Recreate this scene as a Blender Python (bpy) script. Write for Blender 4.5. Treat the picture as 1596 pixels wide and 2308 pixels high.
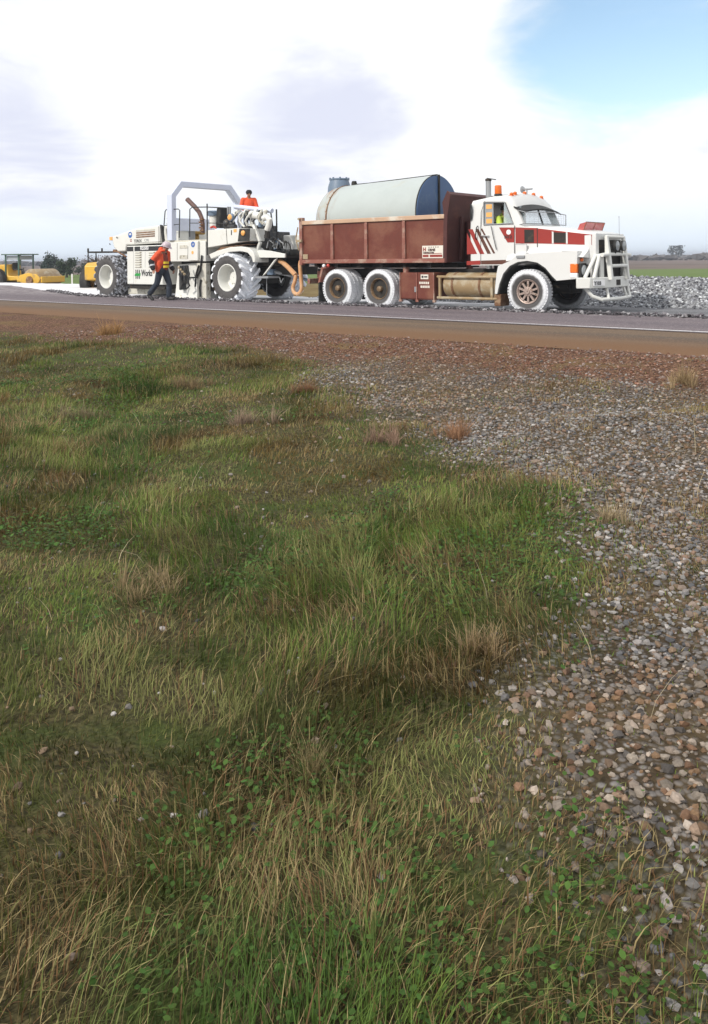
import bpy, bmesh, math, random
import numpy as np
from mathutils import Vector, Matrix
random.seed(7); rng = np.random.default_rng(11)
S = bpy.context.scene
for o in list(bpy.data.objects): bpy.data.objects.remove(o)
COL = S.collection
R = math.radians
PI = math.pi

# ------------------------------------------------------------------ camera
F = 1900.0; TH = math.atan(1900/2313); ROLL = R(0.6); EYE = 1.3
cam = bpy.data.cameras.new('camera'); camo = bpy.data.objects.new('camera', cam); COL.objects.link(camo)
cam.sensor_fit = 'HORIZONTAL'; cam.sensor_width = 36; cam.lens = 36*F/1596
cam.shift_x = 0; cam.shift_y = (582-1154)/1596
cam.clip_start = 0.05; cam.clip_end = 20000
camo.location = (0, 0, EYE); camo.rotation_euler = (PI/2, ROLL, 0)
S.camera = camo
S.render.resolution_x = 708; S.render.resolution_y = 1024

# ------------------------------------------------------------------ world: sky with a broken cloud deck
SUN_DIR = Vector((-0.62, -0.55, 0.60)).normalized()
W = bpy.data.worlds.new('World'); S.world = W; W.use_nodes = True
nt = W.node_tree; nt.nodes.clear()
def N(nt, t, **k):
    n = nt.nodes.new(t)
    for a, b in k.items():
        if a in ('operation', 'blend_type', 'data_type', 'noise_dimensions', 'noise_type', 'sky_type', 'sun_disc', 'interpolation_type', 'distance', 'feature', 'vector_type', 'attribute_name', 'clamp', 'use_clamp', 'invert'): setattr(n, a, b)
        else: n.inputs[a].default_value = b
    return n
def L(nt, a, ai, b, bi): nt.links.new(a.outputs[ai], b.inputs[bi])
def math_(nt, op, a, b=None, clamp=False):
    n = nt.nodes.new('ShaderNodeMath'); n.operation = op; n.use_clamp = clamp
    for i, x in enumerate((a, b)):
        if x is None: continue
        if isinstance(x, (int, float)): n.inputs[i].default_value = x
        else: nt.links.new(x, n.inputs[i])
    return n.outputs[0]
def smooth(nt, x, a, b):
    n = nt.nodes.new('ShaderNodeMapRange'); n.interpolation_type = 'SMOOTHSTEP'
    nt.links.new(x, n.inputs[0]); n.inputs[1].default_value = a; n.inputs[2].default_value = b
    return n.outputs[0]
def mixc(nt, f, a, b, blend='MIX'):
    n = nt.nodes.new('ShaderNodeMix'); n.data_type = 'RGBA'; n.blend_type = blend
    for i, x in ((0, f), (6, a), (7, b)):
        if isinstance(x, (int, float)): n.inputs[i].default_value = x
        elif isinstance(x, tuple): n.inputs[i].default_value = (*x[:3], 1)
        else: nt.links.new(x, n.inputs[i])
    return n.outputs[2]
tc = N(nt, 'ShaderNodeTexCoord'); sep = N(nt, 'ShaderNodeSeparateXYZ'); L(nt, tc, 'Generated', sep, 0)
sx, sy, sz = sep.outputs
zc = math_(nt, 'ADD', math_(nt, 'MAXIMUM', sz, 0.0), 0.20)
px = math_(nt, 'DIVIDE', sx, zc); py = math_(nt, 'DIVIDE', sy, zc)
cv = N(nt, 'ShaderNodeCombineXYZ'); nt.links.new(px, cv.inputs[0]); nt.links.new(py, cv.inputs[1])
def wn(scale, detail, off, dist=0.0, rough=.55):
    m = N(nt, 'ShaderNodeMapping'); L(nt, cv, 0, m, 0); m.inputs['Location'].default_value = off
    n = N(nt, 'ShaderNodeTexNoise', Scale=scale, Detail=detail, Roughness=rough, Distortion=dist); L(nt, m, 0, n, 0); return n.outputs[0]
def patch(d, w):   # a gap or a thick bank of cloud around one direction, w = cosine width
    vm = N(nt, 'ShaderNodeVectorMath', operation='DOT_PRODUCT'); L(nt, tc, 'Generated', vm, 0)
    vm.inputs[1].default_value = Vector(d).normalized(); return smooth(nt, vm.outputs['Value'], 1-w, 1.0)
n1 = wn(.85, 8, (3.1, 1.2, 0), .5, .6); n2 = wn(1.5, 8, (7.7, 4.2, 0), .5); n3 = wn(2.5, 6, (1.5, 9.2, 0), .2)
gap = patch((.34, 1, .305), .026)
cover = math_(nt, 'SUBTRACT', math_(nt, 'ADD', n1, 0.22), math_(nt, 'MULTIPLY', gap, .42))
low = smooth(nt, sz, .10, .0)                       # thinner cloud low over the horizon: pale blue shows
cover = math_(nt, 'SUBTRACT', cover, math_(nt, 'MULTIPLY', low, math_(nt, 'MULTIPLY', n3, .02)))
cmask = smooth(nt, cover, .30, .56)
sky = N(nt, 'ShaderNodeTexSky', sky_type='NISHITA', sun_disc=False)
sky.sun_elevation = math.asin(SUN_DIR.z); sky.sun_rotation = math.atan2(SUN_DIR.x, SUN_DIR.y)
sky.air_density = 1.3; sky.dust_density = .6; sky.ozone_density = 1.6
bg1 = N(nt, 'ShaderNodeBackground', Strength=.15); L(nt, sky, 0, bg1, 0)
grey = math_(nt, 'MAXIMUM', math_(nt, 'MULTIPLY', patch((-.05, 1, .150), .010), .8), math_(nt, 'MULTIPLY', patch((-.42, 1, .160), .012), .8))
shade = smooth(nt, math_(nt, 'ADD', n2, math_(nt, 'MULTIPLY', grey, .26)), .54, .86)
ccol = mixc(nt, shade, (.95, .965, .985), (.70, .73, .86))
ccol = mixc(nt, math_(nt, 'MULTIPLY', smooth(nt, sz, .09, .0), .8), ccol, (.74, .85, .97))
bg2 = N(nt, 'ShaderNodeBackground', Strength=1.0); nt.links.new(ccol, bg2.inputs[0])
mx = N(nt, 'ShaderNodeMixShader'); nt.links.new(cmask, mx.inputs[0]); L(nt, bg1, 0, mx, 1); L(nt, bg2, 0, mx, 2)
wo = N(nt, 'ShaderNodeOutputWorld'); L(nt, mx, 0, wo, 0)

sun = bpy.data.lights.new('sun', 'SUN'); suno = bpy.data.objects.new('sun', sun); COL.objects.link(suno)
sun.energy = 2.8; sun.angle = R(3); sun.color = (1, .95, .87)
suno.rotation_euler = SUN_DIR.to_track_quat('Z', 'Y').to_euler(); suno.location = (0, 0, 60)
V = S.view_settings; V.view_transform = 'Standard'; V.look = 'None'; V.gamma = 1; V.exposure = 0.18; V.use_curve_mapping = False

# ------------------------------------------------------------------ photo pixels -> metres (road frame: s along the road, n across it, away from the camera)
ct, st = math.cos(TH), math.sin(TH); TA = math.tan(ROLL)
REG = {1: (60, 460, .28822, .28818), 2: (420, 480, .27569, .27576), 3: (780, 460, .31328, .31323), 4: (1200, 460, .22556, .2256), 5: (1480, 560, .25063, .25055)}
def onn(r, X, Y, n):
    a = REG[r]; u = (a[0]+X*a[2])/1.208-798; v = (a[1]+Y*a[3])/1.208-582
    a, b = (u-v*TA)/F, (v+u*TA)/F; Z = n/(a*st+ct)
    return a*Z*ct-Z*st, EYE-b*Z
def road(s, n, z=0): return Vector((s*ct+n*st, -s*st+n*ct, z))

# ------------------------------------------------------------------ helpers
class MB:
    def __init__(s): s.v = []; s.f = []
    def add(s, v, f):
        b = len(s.v); s.v += [tuple(x) for x in v]; s.f += [tuple(i+b for i in q) for q in f]; return s
    def box(s, x0, x1, y0, y1, z0, z1):
        return s.add([(x0,y0,z0),(x1,y0,z0),(x1,y1,z0),(x0,y1,z0),(x0,y0,z1),(x1,y0,z1),(x1,y1,z1),(x0,y1,z1)],
            [(0,3,2,1),(4,5,6,7),(0,1,5,4),(1,2,6,5),(2,3,7,6),(3,0,4,7)])
    def obox(s, c, ax, ay, az):   # oriented box: centre and three half vectors
        c, ax, ay, az = map(Vector, (c, ax, ay, az))
        v = [c+i*ax+j*ay+k*az for k in (-1, 1) for i, j in ((-1,-1),(1,-1),(1,1),(-1,1))]
        return s.add(v, [(0,3,2,1),(4,5,6,7),(0,1,5,4),(1,2,6,5),(2,3,7,6),(3,0,4,7)])
    def prism(s, poly, y0, y1):   # polygon in x,z pushed along y
        n = len(poly); v = [(x, y0, z) for x, z in poly]+[(x, y1, z) for x, z in poly]
        return s.add(v, [tuple(range(n)), tuple(range(2*n-1, n-1, -1))]+[(i, i+n, (i+1) % n+n, (i+1) % n) for i in range(n)])
    def prismx(s, poly, x0, x1):  # polygon in y,z pushed along x
        n = len(poly); v = [(x0, y, z) for y, z in poly]+[(x1, y, z) for y, z in poly]
        return s.add(v, [tuple(range(n)), tuple(range(2*n-1, n-1, -1))]+[(i, i+n, (i+1) % n+n, (i+1) % n) for i in range(n)])
    def plan(s, poly, z0, z1):    # polygon in x,y pushed up
        n = len(poly); v = [(x, y, z0) for x, y in poly]+[(x, y, z1) for x, y in poly]
        return s.add(v, [tuple(range(n)), tuple(range(2*n-1, n-1, -1))]+[(i, i+n, (i+1) % n+n, (i+1) % n) for i in range(n)])
    def loft(s, rings, cap=True):
        n = len(rings[0]); v = [p for r in rings for p in r]; f = []
        for k in range(len(rings)-1):
            for i in range(n): f.append((k*n+i, k*n+(i+1) % n, (k+1)*n+(i+1) % n, (k+1)*n+i))
        if cap: f += [tuple(range(n-1, -1, -1)), tuple(range((len(rings)-1)*n, len(rings)*n))]
        return s.add(v, f)
    def tube(s, pts, r, seg=8):
        pts = [Vector(p) for p in pts]; rs = r if isinstance(r, (list, tuple)) else [r]*len(pts); rings = []
        up = None
        for i, p in enumerate(pts):
            t = (pts[min(i+1, len(pts)-1)]-pts[max(i-1, 0)]).normalized()
            if up is None: up = t.orthogonal().normalized()
            up = (up-t*up.dot(t)).normalized(); w = t.cross(up)
            rings.append([p+rs[i]*(math.cos(2*PI*k/seg)*up+math.sin(2*PI*k/seg)*w) for k in range(seg)])
        return s.loft(rings)
    def cyl(s, a, b, r, r2=None, seg=16): return s.tube([a, b], [r, r if r2 is None else r2], seg)
    def lathe(s, prof, c=(0, 0, 0), axis='y', seg=32, closed=False):
        v = []; f = []; m = len(prof); c = Vector(c)
        for k in range(seg):
            a = 2*PI*k/seg; ca, sa = math.cos(a), math.sin(a)
            for r, h in prof:
                v.append(c+Vector((r*ca, h, r*sa) if axis == 'y' else (r*ca, r*sa, h) if axis == 'z' else (h, r*ca, r*sa)))
        for k in range(seg):
            k2 = (k+1) % seg
            for i in range(m if closed else m-1):
                j = (i+1) % m; f.append((k*m+i, k*m+j, k2*m+j, k2*m+i))
        return s.add(v, f)
    def ball(s, c, r, seg=12, sz=1):
        c = Vector(c); p = [(r*math.sin(PI*i/(seg//2)), -r*sz*math.cos(PI*i/(seg//2))) for i in range(seg//2+1)]
        p[0] = (r*.02, p[0][1]); p[-1] = (r*.02, p[-1][1])
        return s.lathe(p, c, 'z', seg)
    def mesh(s, name, smooth=35):
        me = bpy.data.meshes.new(name); me.from_pydata(s.v, [], s.f)
        bm = bmesh.new(); bm.from_mesh(me); bmesh.ops.recalc_face_normals(bm, faces=bm.faces); bm.to_mesh(me); bm.free()
        if smooth:
            me.polygons.foreach_set('use_smooth', [True]*len(me.polygons)); me.set_sharp_from_angle(angle=R(smooth))
        return me
    def build(s, name, mat, parent=None, loc=None, smooth=35, bevel=0):
        return obj(name, s.mesh(name, smooth), mat, parent, loc, bevel)
def obj(name, me, mat, parent=None, loc=None, bevel=0):
    o = bpy.data.objects.new(name, me); COL.objects.link(o)
    if mat is not None and not me.materials: me.materials.append(mat)
    if parent: o.parent = parent
    if loc is not None: o.location = loc
    if bevel:
        b = o.modifiers.new('bevel', 'BEVEL'); b.width = bevel; b.segments = 2; b.limit_method = 'ANGLE'; b.angle_limit = R(40)
    return o
def thing(name, label, cat, loc=(0, 0, 0), rz=0, group=None):
    o = bpy.data.objects.new(name, None); COL.objects.link(o); o.empty_display_size = .2
    o.location = loc; o.rotation_euler = (0, 0, rz); return tag(o, label, cat, group)
def tag(o, label=None, cat=None, group=None, kind=None):
    if label: o['label'] = label
    if cat: o['category'] = cat
    if group: o['group'] = group
    if kind: o['kind'] = kind
    return o
def same(src, parent, loc=None, rot=None, name=None):
    c = src.copy(); COL.objects.link(c); c.parent = parent
    if loc is not None: c.location = loc
    if rot is not None: c.rotation_euler = rot
    return c
def copy_tree(o, parent):
    c = o.copy(); COL.objects.link(c); c.parent = parent
    for ch in o.children: copy_tree(ch, c)
    return c
DG = None
def baked(o):   # modifiers/curves -> plain mesh
    bpy.context.view_layer.update(); dg = bpy.context.evaluated_depsgraph_get()
    return bpy.data.meshes.new_from_object(o.evaluated_get(dg))
def text(name, body, h, loc, mat, parent, rot=(PI/2, 0, 0), sx=1, bold=.0, ext=.003, align='LEFT', shear=0):
    cu = bpy.data.curves.new(name, 'FONT'); cu.body = body; cu.size = h*1.37; cu.extrude = ext; cu.offset = bold; cu.align_x = align; cu.resolution_u = 3; cu.shear = shear
    t = bpy.data.objects.new(name, cu); COL.objects.link(t); me = baked(t); bpy.data.objects.remove(t)
    o = obj(name, me, mat, parent, loc); o.rotation_euler = rot; o.scale = (sx, 1, 1); return o

# ------------------------------------------------------------------ materials
def mat(name, col, rough=.55, metal=0, var=.12, vs=3, col2=None, m2=(.5, .7), s2=2.5, bump=0, bs=60, coords='Object', spec=.5, det=6, trans=0, fine=0):
    m = bpy.data.materials.new(name); m.use_nodes = True; t = m.node_tree; b = t.nodes['Principled BSDF']
    tcn = N(t, 'ShaderNodeTexCoord'); co = tcn.outputs[coords]
    n = N(t, 'ShaderNodeTexNoise', Scale=vs, Detail=det, Roughness=.6); t.links.new(co, n.inputs[0])
    f = math_(t, 'ADD', math_(t, 'MULTIPLY', n.outputs[0], 2*var), 1-var)
    base = col
    c = mixc(t, 1.0, (*col,), f, 'MULTIPLY') if var else None
    if col2 is not None:
        k = N(t, 'ShaderNodeTexNoise', Scale=s2, Detail=8, Roughness=.65, Distortion=.3); t.links.new(co, k.inputs[0])
        c = mixc(t, smooth(t, k.outputs[0], *m2), c if c else (*col,), (*col2,))
    if fine:
        k = N(t, 'ShaderNodeTexNoise', Scale=vs*14, Detail=4); t.links.new(co, k.inputs[0])
        c = mixc(t, fine, c, math_(t, 'MULTIPLY', k.outputs[0], 2.0), 'MULTIPLY')
    if c: t.links.new(c, b.inputs['Base Color'])
    else: b.inputs['Base Color'].default_value = (*col, 1)
    b.inputs['Roughness'].default_value = rough; b.inputs['Metallic'].default_value = metal; b.inputs['Specular IOR Level'].default_value = spec
    if trans: b.inputs['Transmission Weight'].default_value = trans
    if bump:
        k = N(t, 'ShaderNodeTexNoise', Scale=bs, Detail=5); t.links.new(co, k.inputs[0])
        bn = N(t, 'ShaderNodeBump', Strength=bump, Distance=.02); t.links.new(k.outputs[0], bn.inputs['Height']); L(t, bn, 0, b, 'Normal')
    return m
MW = mat('cream_white_paint', (.70, .70, .66), .45, var=.07, vs=2, col2=(.50, .46, .36), m2=(.60, .80), s2=2.2, bump=.05, bs=8)
MWT = mat('truck_white_paint', (.66, .66, .645), .32, var=.05, vs=2, col2=(.58, .54, .47), m2=(.62, .85), s2=1.6)
MBLUEW = mat('sky_tinted_white', (.60, .65, .78), .45, var=.05)  # white paint with the overcast sky's bluish reflection painted into its colour
MDIRTYW = mat('dusty_white_paint', (.55, .53, .46), .7, var=.2, vs=4, col2=(.22, .19, .13), m2=(.5, .68), s2=5)
MRED = mat('tipper_red_paint', (.125, .024, .012), .55, var=.16, vs=3, col2=(.19, .068, .038), m2=(.42, .66), s2=1.1, bump=.04, bs=20, fine=.35)
MHEADB = mat('shaded_headboard_red', (.060, .012, .010), .6, var=.2, vs=3, col2=(.10, .03, .02), m2=(.5, .7), s2=2)  # tipper red darkened: shade on the sunless headboard is put into the colour
MREDR = mat('red_rail_paint', (.24, .085, .06), .65, var=.2, vs=4, col2=(.38, .26, .20), m2=(.45, .65), s2=3)
MCREAMR = mat('worn_cream_rail', (.50, .33, .22), .6, var=.15, vs=4, col2=(.62, .55, .46), m2=(.45, .6), s2=1.2)
MCABR = mat('cab_red_stripe', (.30, .028, .020), .35, var=.08)
MBROWN = mat('brown_stripe', (.10, .035, .020), .4)
MBLK = mat('black_rubber', (.018, .018, .018), .75, var=.3, vs=9, col2=(.07, .065, .055), m2=(.5, .75), s2=6)
MDARK = mat('greasy_chassis', (.022, .019, .016), .8, var=.3, vs=5, col2=(.075, .05, .03), m2=(.52, .72), s2=4)
MENG = mat('engine_iron', (.035, .038, .042), .5, .3, var=.3, vs=12, col2=(.12, .10, .075), m2=(.5, .7), s2=9)
MGREY = mat('grey_steel', (.30, .31, .32), .5, .3, var=.15, vs=6)
MCHR = mat('bright_steel', (.6, .6, .6), .25, .9, var=.1)
MRUST = mat('rusty_steel', (.16, .075, .035), .8, var=.25, vs=8, col2=(.30, .20, .12), m2=(.45, .65), s2=6)
MEXH = mat('rusty_exhaust', (.13, .075, .065), .65, .3, var=.25, vs=10, col2=(.22, .12, .08), m2=(.5, .7), s2=6)
MTAN = mat('dusty_tan_steel', (.30, .21, .11), .6, var=.2, vs=4, col2=(.40, .34, .24), m2=(.45, .65), s2=3)
MHUB = mat('dusty_brown_wheel', (.16, .095, .045), .65, var=.25, vs=9, col2=(.27, .19, .115), m2=(.45, .62), s2=7)
MALU = mat('alloy_wheel', (.40, .31, .27), .45, .3, var=.2, vs=12, col2=(.20, .13, .09), m2=(.5, .66), s2=12)
MTANK = mat('galvanised_tank', (.40, .44, .43), .42, var=.10, vs=2.0, col2=(.40, .36, .25), m2=(.56, .80), s2=1.1, bump=.03, bs=4)
t = MTANK.node_tree; b = t.nodes['Principled BSDF']; old = b.inputs['Base Color'].links[0].from_socket; q_ = N(t, 'ShaderNodeTexCoord'); sp_ = N(t, 'ShaderNodeSeparateXYZ'); L(t, q_, 'Object', sp_, 0)
mp = N(t, 'ShaderNodeMapping'); L(t, q_, 'Object', mp, 0); mp.inputs['Scale'].default_value = (5, 1.2, 1.0); rn = N(t, 'ShaderNodeTexNoise', Scale=1.6, Detail=8, Roughness=.7); L(t, mp, 0, rn, 0)   # rust runs down from the seam and filler
near_ = smooth(t, math_(t, 'ABSOLUTE', math_(t, 'ADD', sp_.outputs[0], 3.85)), .55, .05)
t.links.new(mixc(t, math_(t, 'MULTIPLY', near_, smooth(t, rn.outputs[0], .46, .66)), old, (.27, .12, .045)), b.inputs['Base Color'])
MTBLUE = mat('blue_tank_paint', (.06, .125, .26), .5, var=.12, vs=3, col2=(.10, .17, .28), m2=(.5, .7))
MTGREY = mat('slate_lid_paint', (.13, .18, .25), .5, var=.15)
MORANGE = mat('orange_lens', (.75, .16, .02), .2, var=.1)
MREDL = mat('red_lens', (.55, .05, .03), .25, var=.1)
MAMBER = mat('amber_lamp_glass', (.85, .42, .12), .2, var=.1)
MGLASS = mat('window_glass', (.10, .13, .16), .06, var=.1)
MGLASSG = mat('grey_window', (.30, .32, .33), .15, var=.1)
MHOSE = mat('tan_hose', (.52, .27, .12), .65, var=.12, vs=8, col2=(.62, .45, .30), m2=(.5, .7), s2=5)
MLETB = mat('black_letter', (.02, .02, .022), .5, var=0)
MLETW = mat('white_letter', (.80, .80, .80), .5, var=0)
MLETR = mat('red_letter', (.26, .03, .02), .5, var=0)
MLETD = mat('dark_brown_letter', (.05, .015, .012), .5, var=0)
MLETG = mat('green_letter', (.02, .30, .05), .5, var=0)
MLETBL = mat('blue_letter', (.03, .12, .42), .5, var=0)
MYEL = mat('machine_yellow', (.62, .36, .035), .45, var=.12, vs=3, col2=(.38, .24, .09), m2=(.52, .7), s2=3)
MOCH = mat('ochre_seat', (.33, .19, .03), .7)
MSIGN = mat('sign_white', (.70, .66, .58), .5, var=.1)
MGREEND = mat('dark_green_paint', (.05, .10, .07), .5)
def tyre_mat(name, r0, r1, lime=(.74, .75, .78), soft=.35, dark=(.045, .042, .042), patchy=.0):
    m = bpy.data.materials.new(name); m.use_nodes = True; t = m.node_tree; b = t.nodes['Principled BSDF']
    tcn = N(t, 'ShaderNodeTexCoord'); sp = N(t, 'ShaderNodeSeparateXYZ'); L(t, tcn, 'Object', sp, 0)
    r = math_(t, 'SQRT', math_(t, 'ADD', math_(t, 'MULTIPLY', sp.outputs[0], sp.outputs[0]), math_(t, 'MULTIPLY', sp.outputs[2], sp.outputs[2])))
    n = N(t, 'ShaderNodeTexNoise', Scale=9, Detail=7, Roughness=.65); L(t, tcn, 'Object', n, 0)
    n4 = N(t, 'ShaderNodeTexNoise', Scale=30, Detail=5); L(t, tcn, 'Object', n4, 0)
    rr = math_(t, 'ADD', r, math_(t, 'MULTIPLY', math_(t, 'SUBTRACT', n.outputs[0], .5), (r1-r0)*2*soft))
    f = smooth(t, rr, r0, r1)
    if patchy: f = math_(t, 'MULTIPLY', f, smooth(t, n.outputs[0], .5-patchy, .5+.12))
    d = mixc(t, n.outputs[0], dark, tuple(x*2.4 for x in dark))
    l = mixc(t, smooth(t, n4.outputs[0], .45, .75), lime, tuple(x*.72 for x in lime))
    t.links.new(mixc(t, f, d, l), b.inputs['Base Color']); b.inputs['Roughness'].default_value = .85
    bn = N(t, 'ShaderNodeBump', Strength=.4, Distance=.01); L(t, n4, 0, bn, 'Height'); L(t, bn, 0, b, 'Normal')
    return m
MTYRE = tyre_mat('limed_truck_tyre', .395, .455)
MTYREF = tyre_mat('limed_steer_tyre', .385, .46)
MBIGT = tyre_mat('limed_lug_tyre', .675, .725, lime=(.86, .89, .95))
MBIGTR = tyre_mat('part_limed_lug_tyre', .66, .73, lime=(.60, .63, .70), patchy=.06)

# ------------------------------------------------------------------ numpy noise
def vnoise(x, y, sc, seed=0):
    r = np.random.default_rng(seed).random((256, 256)); x = np.asarray(x)/sc+1000.3; y = np.asarray(y)/sc+1000.7
    xi = np.floor(x).astype(int); yi = np.floor(y).astype(int); fx = x-xi; fy = y-yi
    fx = fx*fx*(3-2*fx); fy = fy*fy*(3-2*fy); a = lambda i, j: r[(xi+i) % 256, (yi+j) % 256]
    return a(0,0)*(1-fx)*(1-fy)+a(1,0)*fx*(1-fy)+a(0,1)*(1-fx)*fy+a(1,1)*fx*fy
def fbm(x, y, sc, seed=0, o=4): return sum(vnoise(x, y, sc/2**k, seed+k)*.5**k for k in range(o))/(2-.5**(o-1))
def sstep(a, b, x): t = np.clip((x-a)/(b-a), 0, 1); return t*t*(3-2*t)
def ground_z(x, y):
    x = np.asarray(x, float); y = np.asarray(y, float); n = x*st+y*ct; s = x*ct-y*st
    prof = np.interp(n, [-60, 0, 4, 8, 10.8, 11.6, 17.2, 17.5, 22.2, 23.5, 27, 60], [-.3, -.30, -.28, -.15, -.03, -.03, -.03, -.12, -.12, -.14, -.5, -.6])
    w = sstep(11.6, 10.2, n)
    rough = (fbm(x, y, 1.6, 3)-.5)*.20+(fbm(x, y, .35, 9, 3)-.5)*.05
    return prof+w*rough+sstep(24, 40, n)*(fbm(x, y, 30, 5)-.5)*.5
XB = ([0, 1.7, 2.4, 4, 7, 8.1, 8.6, 9.9, 13.8, 20], [.42, .45, .5, .75, .74, .22, -.17, -.51, -1.7, -3])
def gravel(x, y):    # how much loose gravel lies here, 0..1
    xb = np.interp(y, *XB); wob = (fbm(x, y, 1.3, 21)-.5)*1.6
    return sstep(-.25, .65, (x-xb)+wob)
def verge(x, y):     # stony red-brown shoulder next to the road
    n = x*st+y*ct; return sstep(8.1, 9.6, n+(fbm(x, y, 1.5, 31)-.5)*2.0)

# ------------------------------------------------------------------ ground
def spaced(a, b, step, grow, lim_lo, lim_hi):
    c = list(np.arange(a, b+1e-6, step)); d = step
    while c[-1] < lim_hi: d *= grow; c.append(min(c[-1]+d, lim_hi))
    d = step
    while c[0] > lim_lo: d *= grow; c.insert(0, max(c[0]-d, lim_lo))
    return np.array(c)
gx = spaced(-7.5, 7.5, .07, 1.16, -3000, 3000); gy = spaced(1.0, 15, .07, 1.14, -80, 4500)
GX, GY = np.meshgrid(gx, gy); GZ = ground_z(GX, GY)
def grid_mesh(name, X, Y, Z):
    h, w = X.shape; me = bpy.data.meshes.new(name)
    v = np.stack([X, Y, Z], -1).reshape(-1, 3).astype(np.float32); i = np.arange(h*w).reshape(h, w)
    q = np.stack([i[:-1,:-1], i[:-1,1:], i[1:,1:], i[1:,:-1]], -1).reshape(-1, 4)
    return raw_mesh(me, v, q.reshape(-1), np.arange(0, q.size, 4), np.full(len(q), 4))
def raw_mesh(me, v, loops, start, total, smooth_=True):
    me.vertices.add(len(v)); me.vertices.foreach_set('co', np.ascontiguousarray(v, np.float32).ravel())
    me.loops.add(len(loops)); me.loops.foreach_set('vertex_index', loops.astype(np.int32))
    me.polygons.add(len(start)); me.polygons.foreach_set('loop_start', start.astype(np.int32)); me.polygons.foreach_set('loop_total', total.astype(np.int32))
    me.update(calc_edges=True); me.polygons.foreach_set('use_smooth', np.full(len(start), smooth_)); me.validate(); return me
def set_col(me, name, arr):
    a = me.color_attributes.new(name, 'FLOAT_COLOR', 'POINT'); c = np.ones((len(arr), 4), np.float32); c[:, :arr.shape[1]] = arr; a.data.foreach_set('color', c.ravel())
gme = grid_mesh('ground', GX, GY, GZ)
xf, yf = GX.ravel(), GY.ravel()
set_col(gme, 'cover', np.stack([gravel(xf, yf), verge(xf, yf), np.zeros_like(xf)], -1))
def ground_material():
    m = bpy.data.materials.new('verge_soil'); m.use_nodes = True; t = m.node_tree; b = t.nodes['Principled BSDF']
    g = N(t, 'ShaderNodeNewGeometry'); P = g.outputs['Position']; sp = N(t, 'ShaderNodeSeparateXYZ'); t.links.new(P, sp.inputs[0])
    at = N(t, 'ShaderNodeAttribute', attribute_name='cover'); sa = N(t, 'ShaderNodeSeparateColor'); L(t, at, 'Color', sa, 0)
    def noi(sc, d=6, r=.6): n = N(t, 'ShaderNodeTexNoise', Scale=sc, Detail=d, Roughness=r); t.links.new(P, n.inputs[0]); return n.outputs[0]
    def vor(sc): n = N(t, 'ShaderNodeTexVoronoi', Scale=sc); t.links.new(P, n.inputs[0]); return n
    fine = noi(40); mid = noi(3)
    soil = mixc(t, smooth(t, fine, .35, .7), (.035, .030, .014), (.10, .085, .038))
    soil = mixc(t, smooth(t, mid, .45, .65), soil, (.05, .065, .018))
    v1 = vor(34); st1 = mixc(t, v1.outputs['Color'], (.07, .062, .058), (.27, .25, .24))
    st1 = mixc(t, smooth(t, v1.outputs['Distance'], .25, .62), st1, (.05, .036, .022)); st1 = mixc(t, math_(t, 'MULTIPLY', smooth(t, noi(1.1), .42, .62), .75), st1, (.10, .070, .035))
    v2 = vor(30); hs = N(t, 'ShaderNodeSeparateColor'); L(t, v2, 'Color', hs, 0)
    st2 = mixc(t, hs.outputs[0], (.11, .052, .030), (.27, .155, .10)); st2 = mixc(t, smooth(t, v2.outputs['Distance'], .3, .65), st2, (.07, .035, .02))
    st2 = mixc(t, math_(t, 'MULTIPLY', smooth(t, noi(1.2), .5, .66), .7), st2, (.15, .10, .04))
    c = mixc(t, sa.outputs[0], soil, st1); c = mixc(t, sa.outputs[1], c, st2)
    # farther land: dead grass, green paddock, brown scrubby plain
    dn = math_(t, 'ADD', math_(t, 'MULTIPLY', sp.outputs[0], st), math_(t, 'MULTIPLY', sp.outputs[1], ct))
    big = noi(.05, 5); wob = math_(t, 'MULTIPLY', math_(t, 'SUBTRACT', big, .5), 14.0)
    dead = mixc(t, smooth(t, noi(1.0), .4, .65), (.13, .085, .028), (.20, .15, .06))
    c = mixc(t, smooth(t, dn, 21.5, 22.5), c, dead)
    green = mixc(t, noi(.25), (.085, .14, .030), (.14, .18, .055))
    yw = math_(t, 'ADD', sp.outputs[1], wob)
    c = mixc(t, smooth(t, yw, 62, 70), c, green)
    plain = mixc(t, smooth(t, noi(.03, 8), .4, .62), (.105, .078, .068), (.165, .125, .105))
    plain = mixc(t, smooth(t, noi(.08, 8), .56, .68), plain, (.05, .055, .035))
    c = mixc(t, smooth(t, yw, 112, 122), c, plain)
    t.links.new(c, b.inputs['Base Color']); b.inputs['Roughness'].default_value = .95; b.inputs['Specular IOR Level'].default_value = .15
    h = math_(t, 'SUBTRACT', math_(t, 'MULTIPLY', fine, .6), v1.outputs['Distance'])
    bn = N(t, 'ShaderNodeBump', Strength=.7, Distance=.02); t.links.new(h, bn.inputs['Height']); L(t, bn, 0, b, 'Normal')
    return m
tag(obj('ground', gme, ground_material()), 'verge, paddocks and plain around the road', kind='structure')

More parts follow.
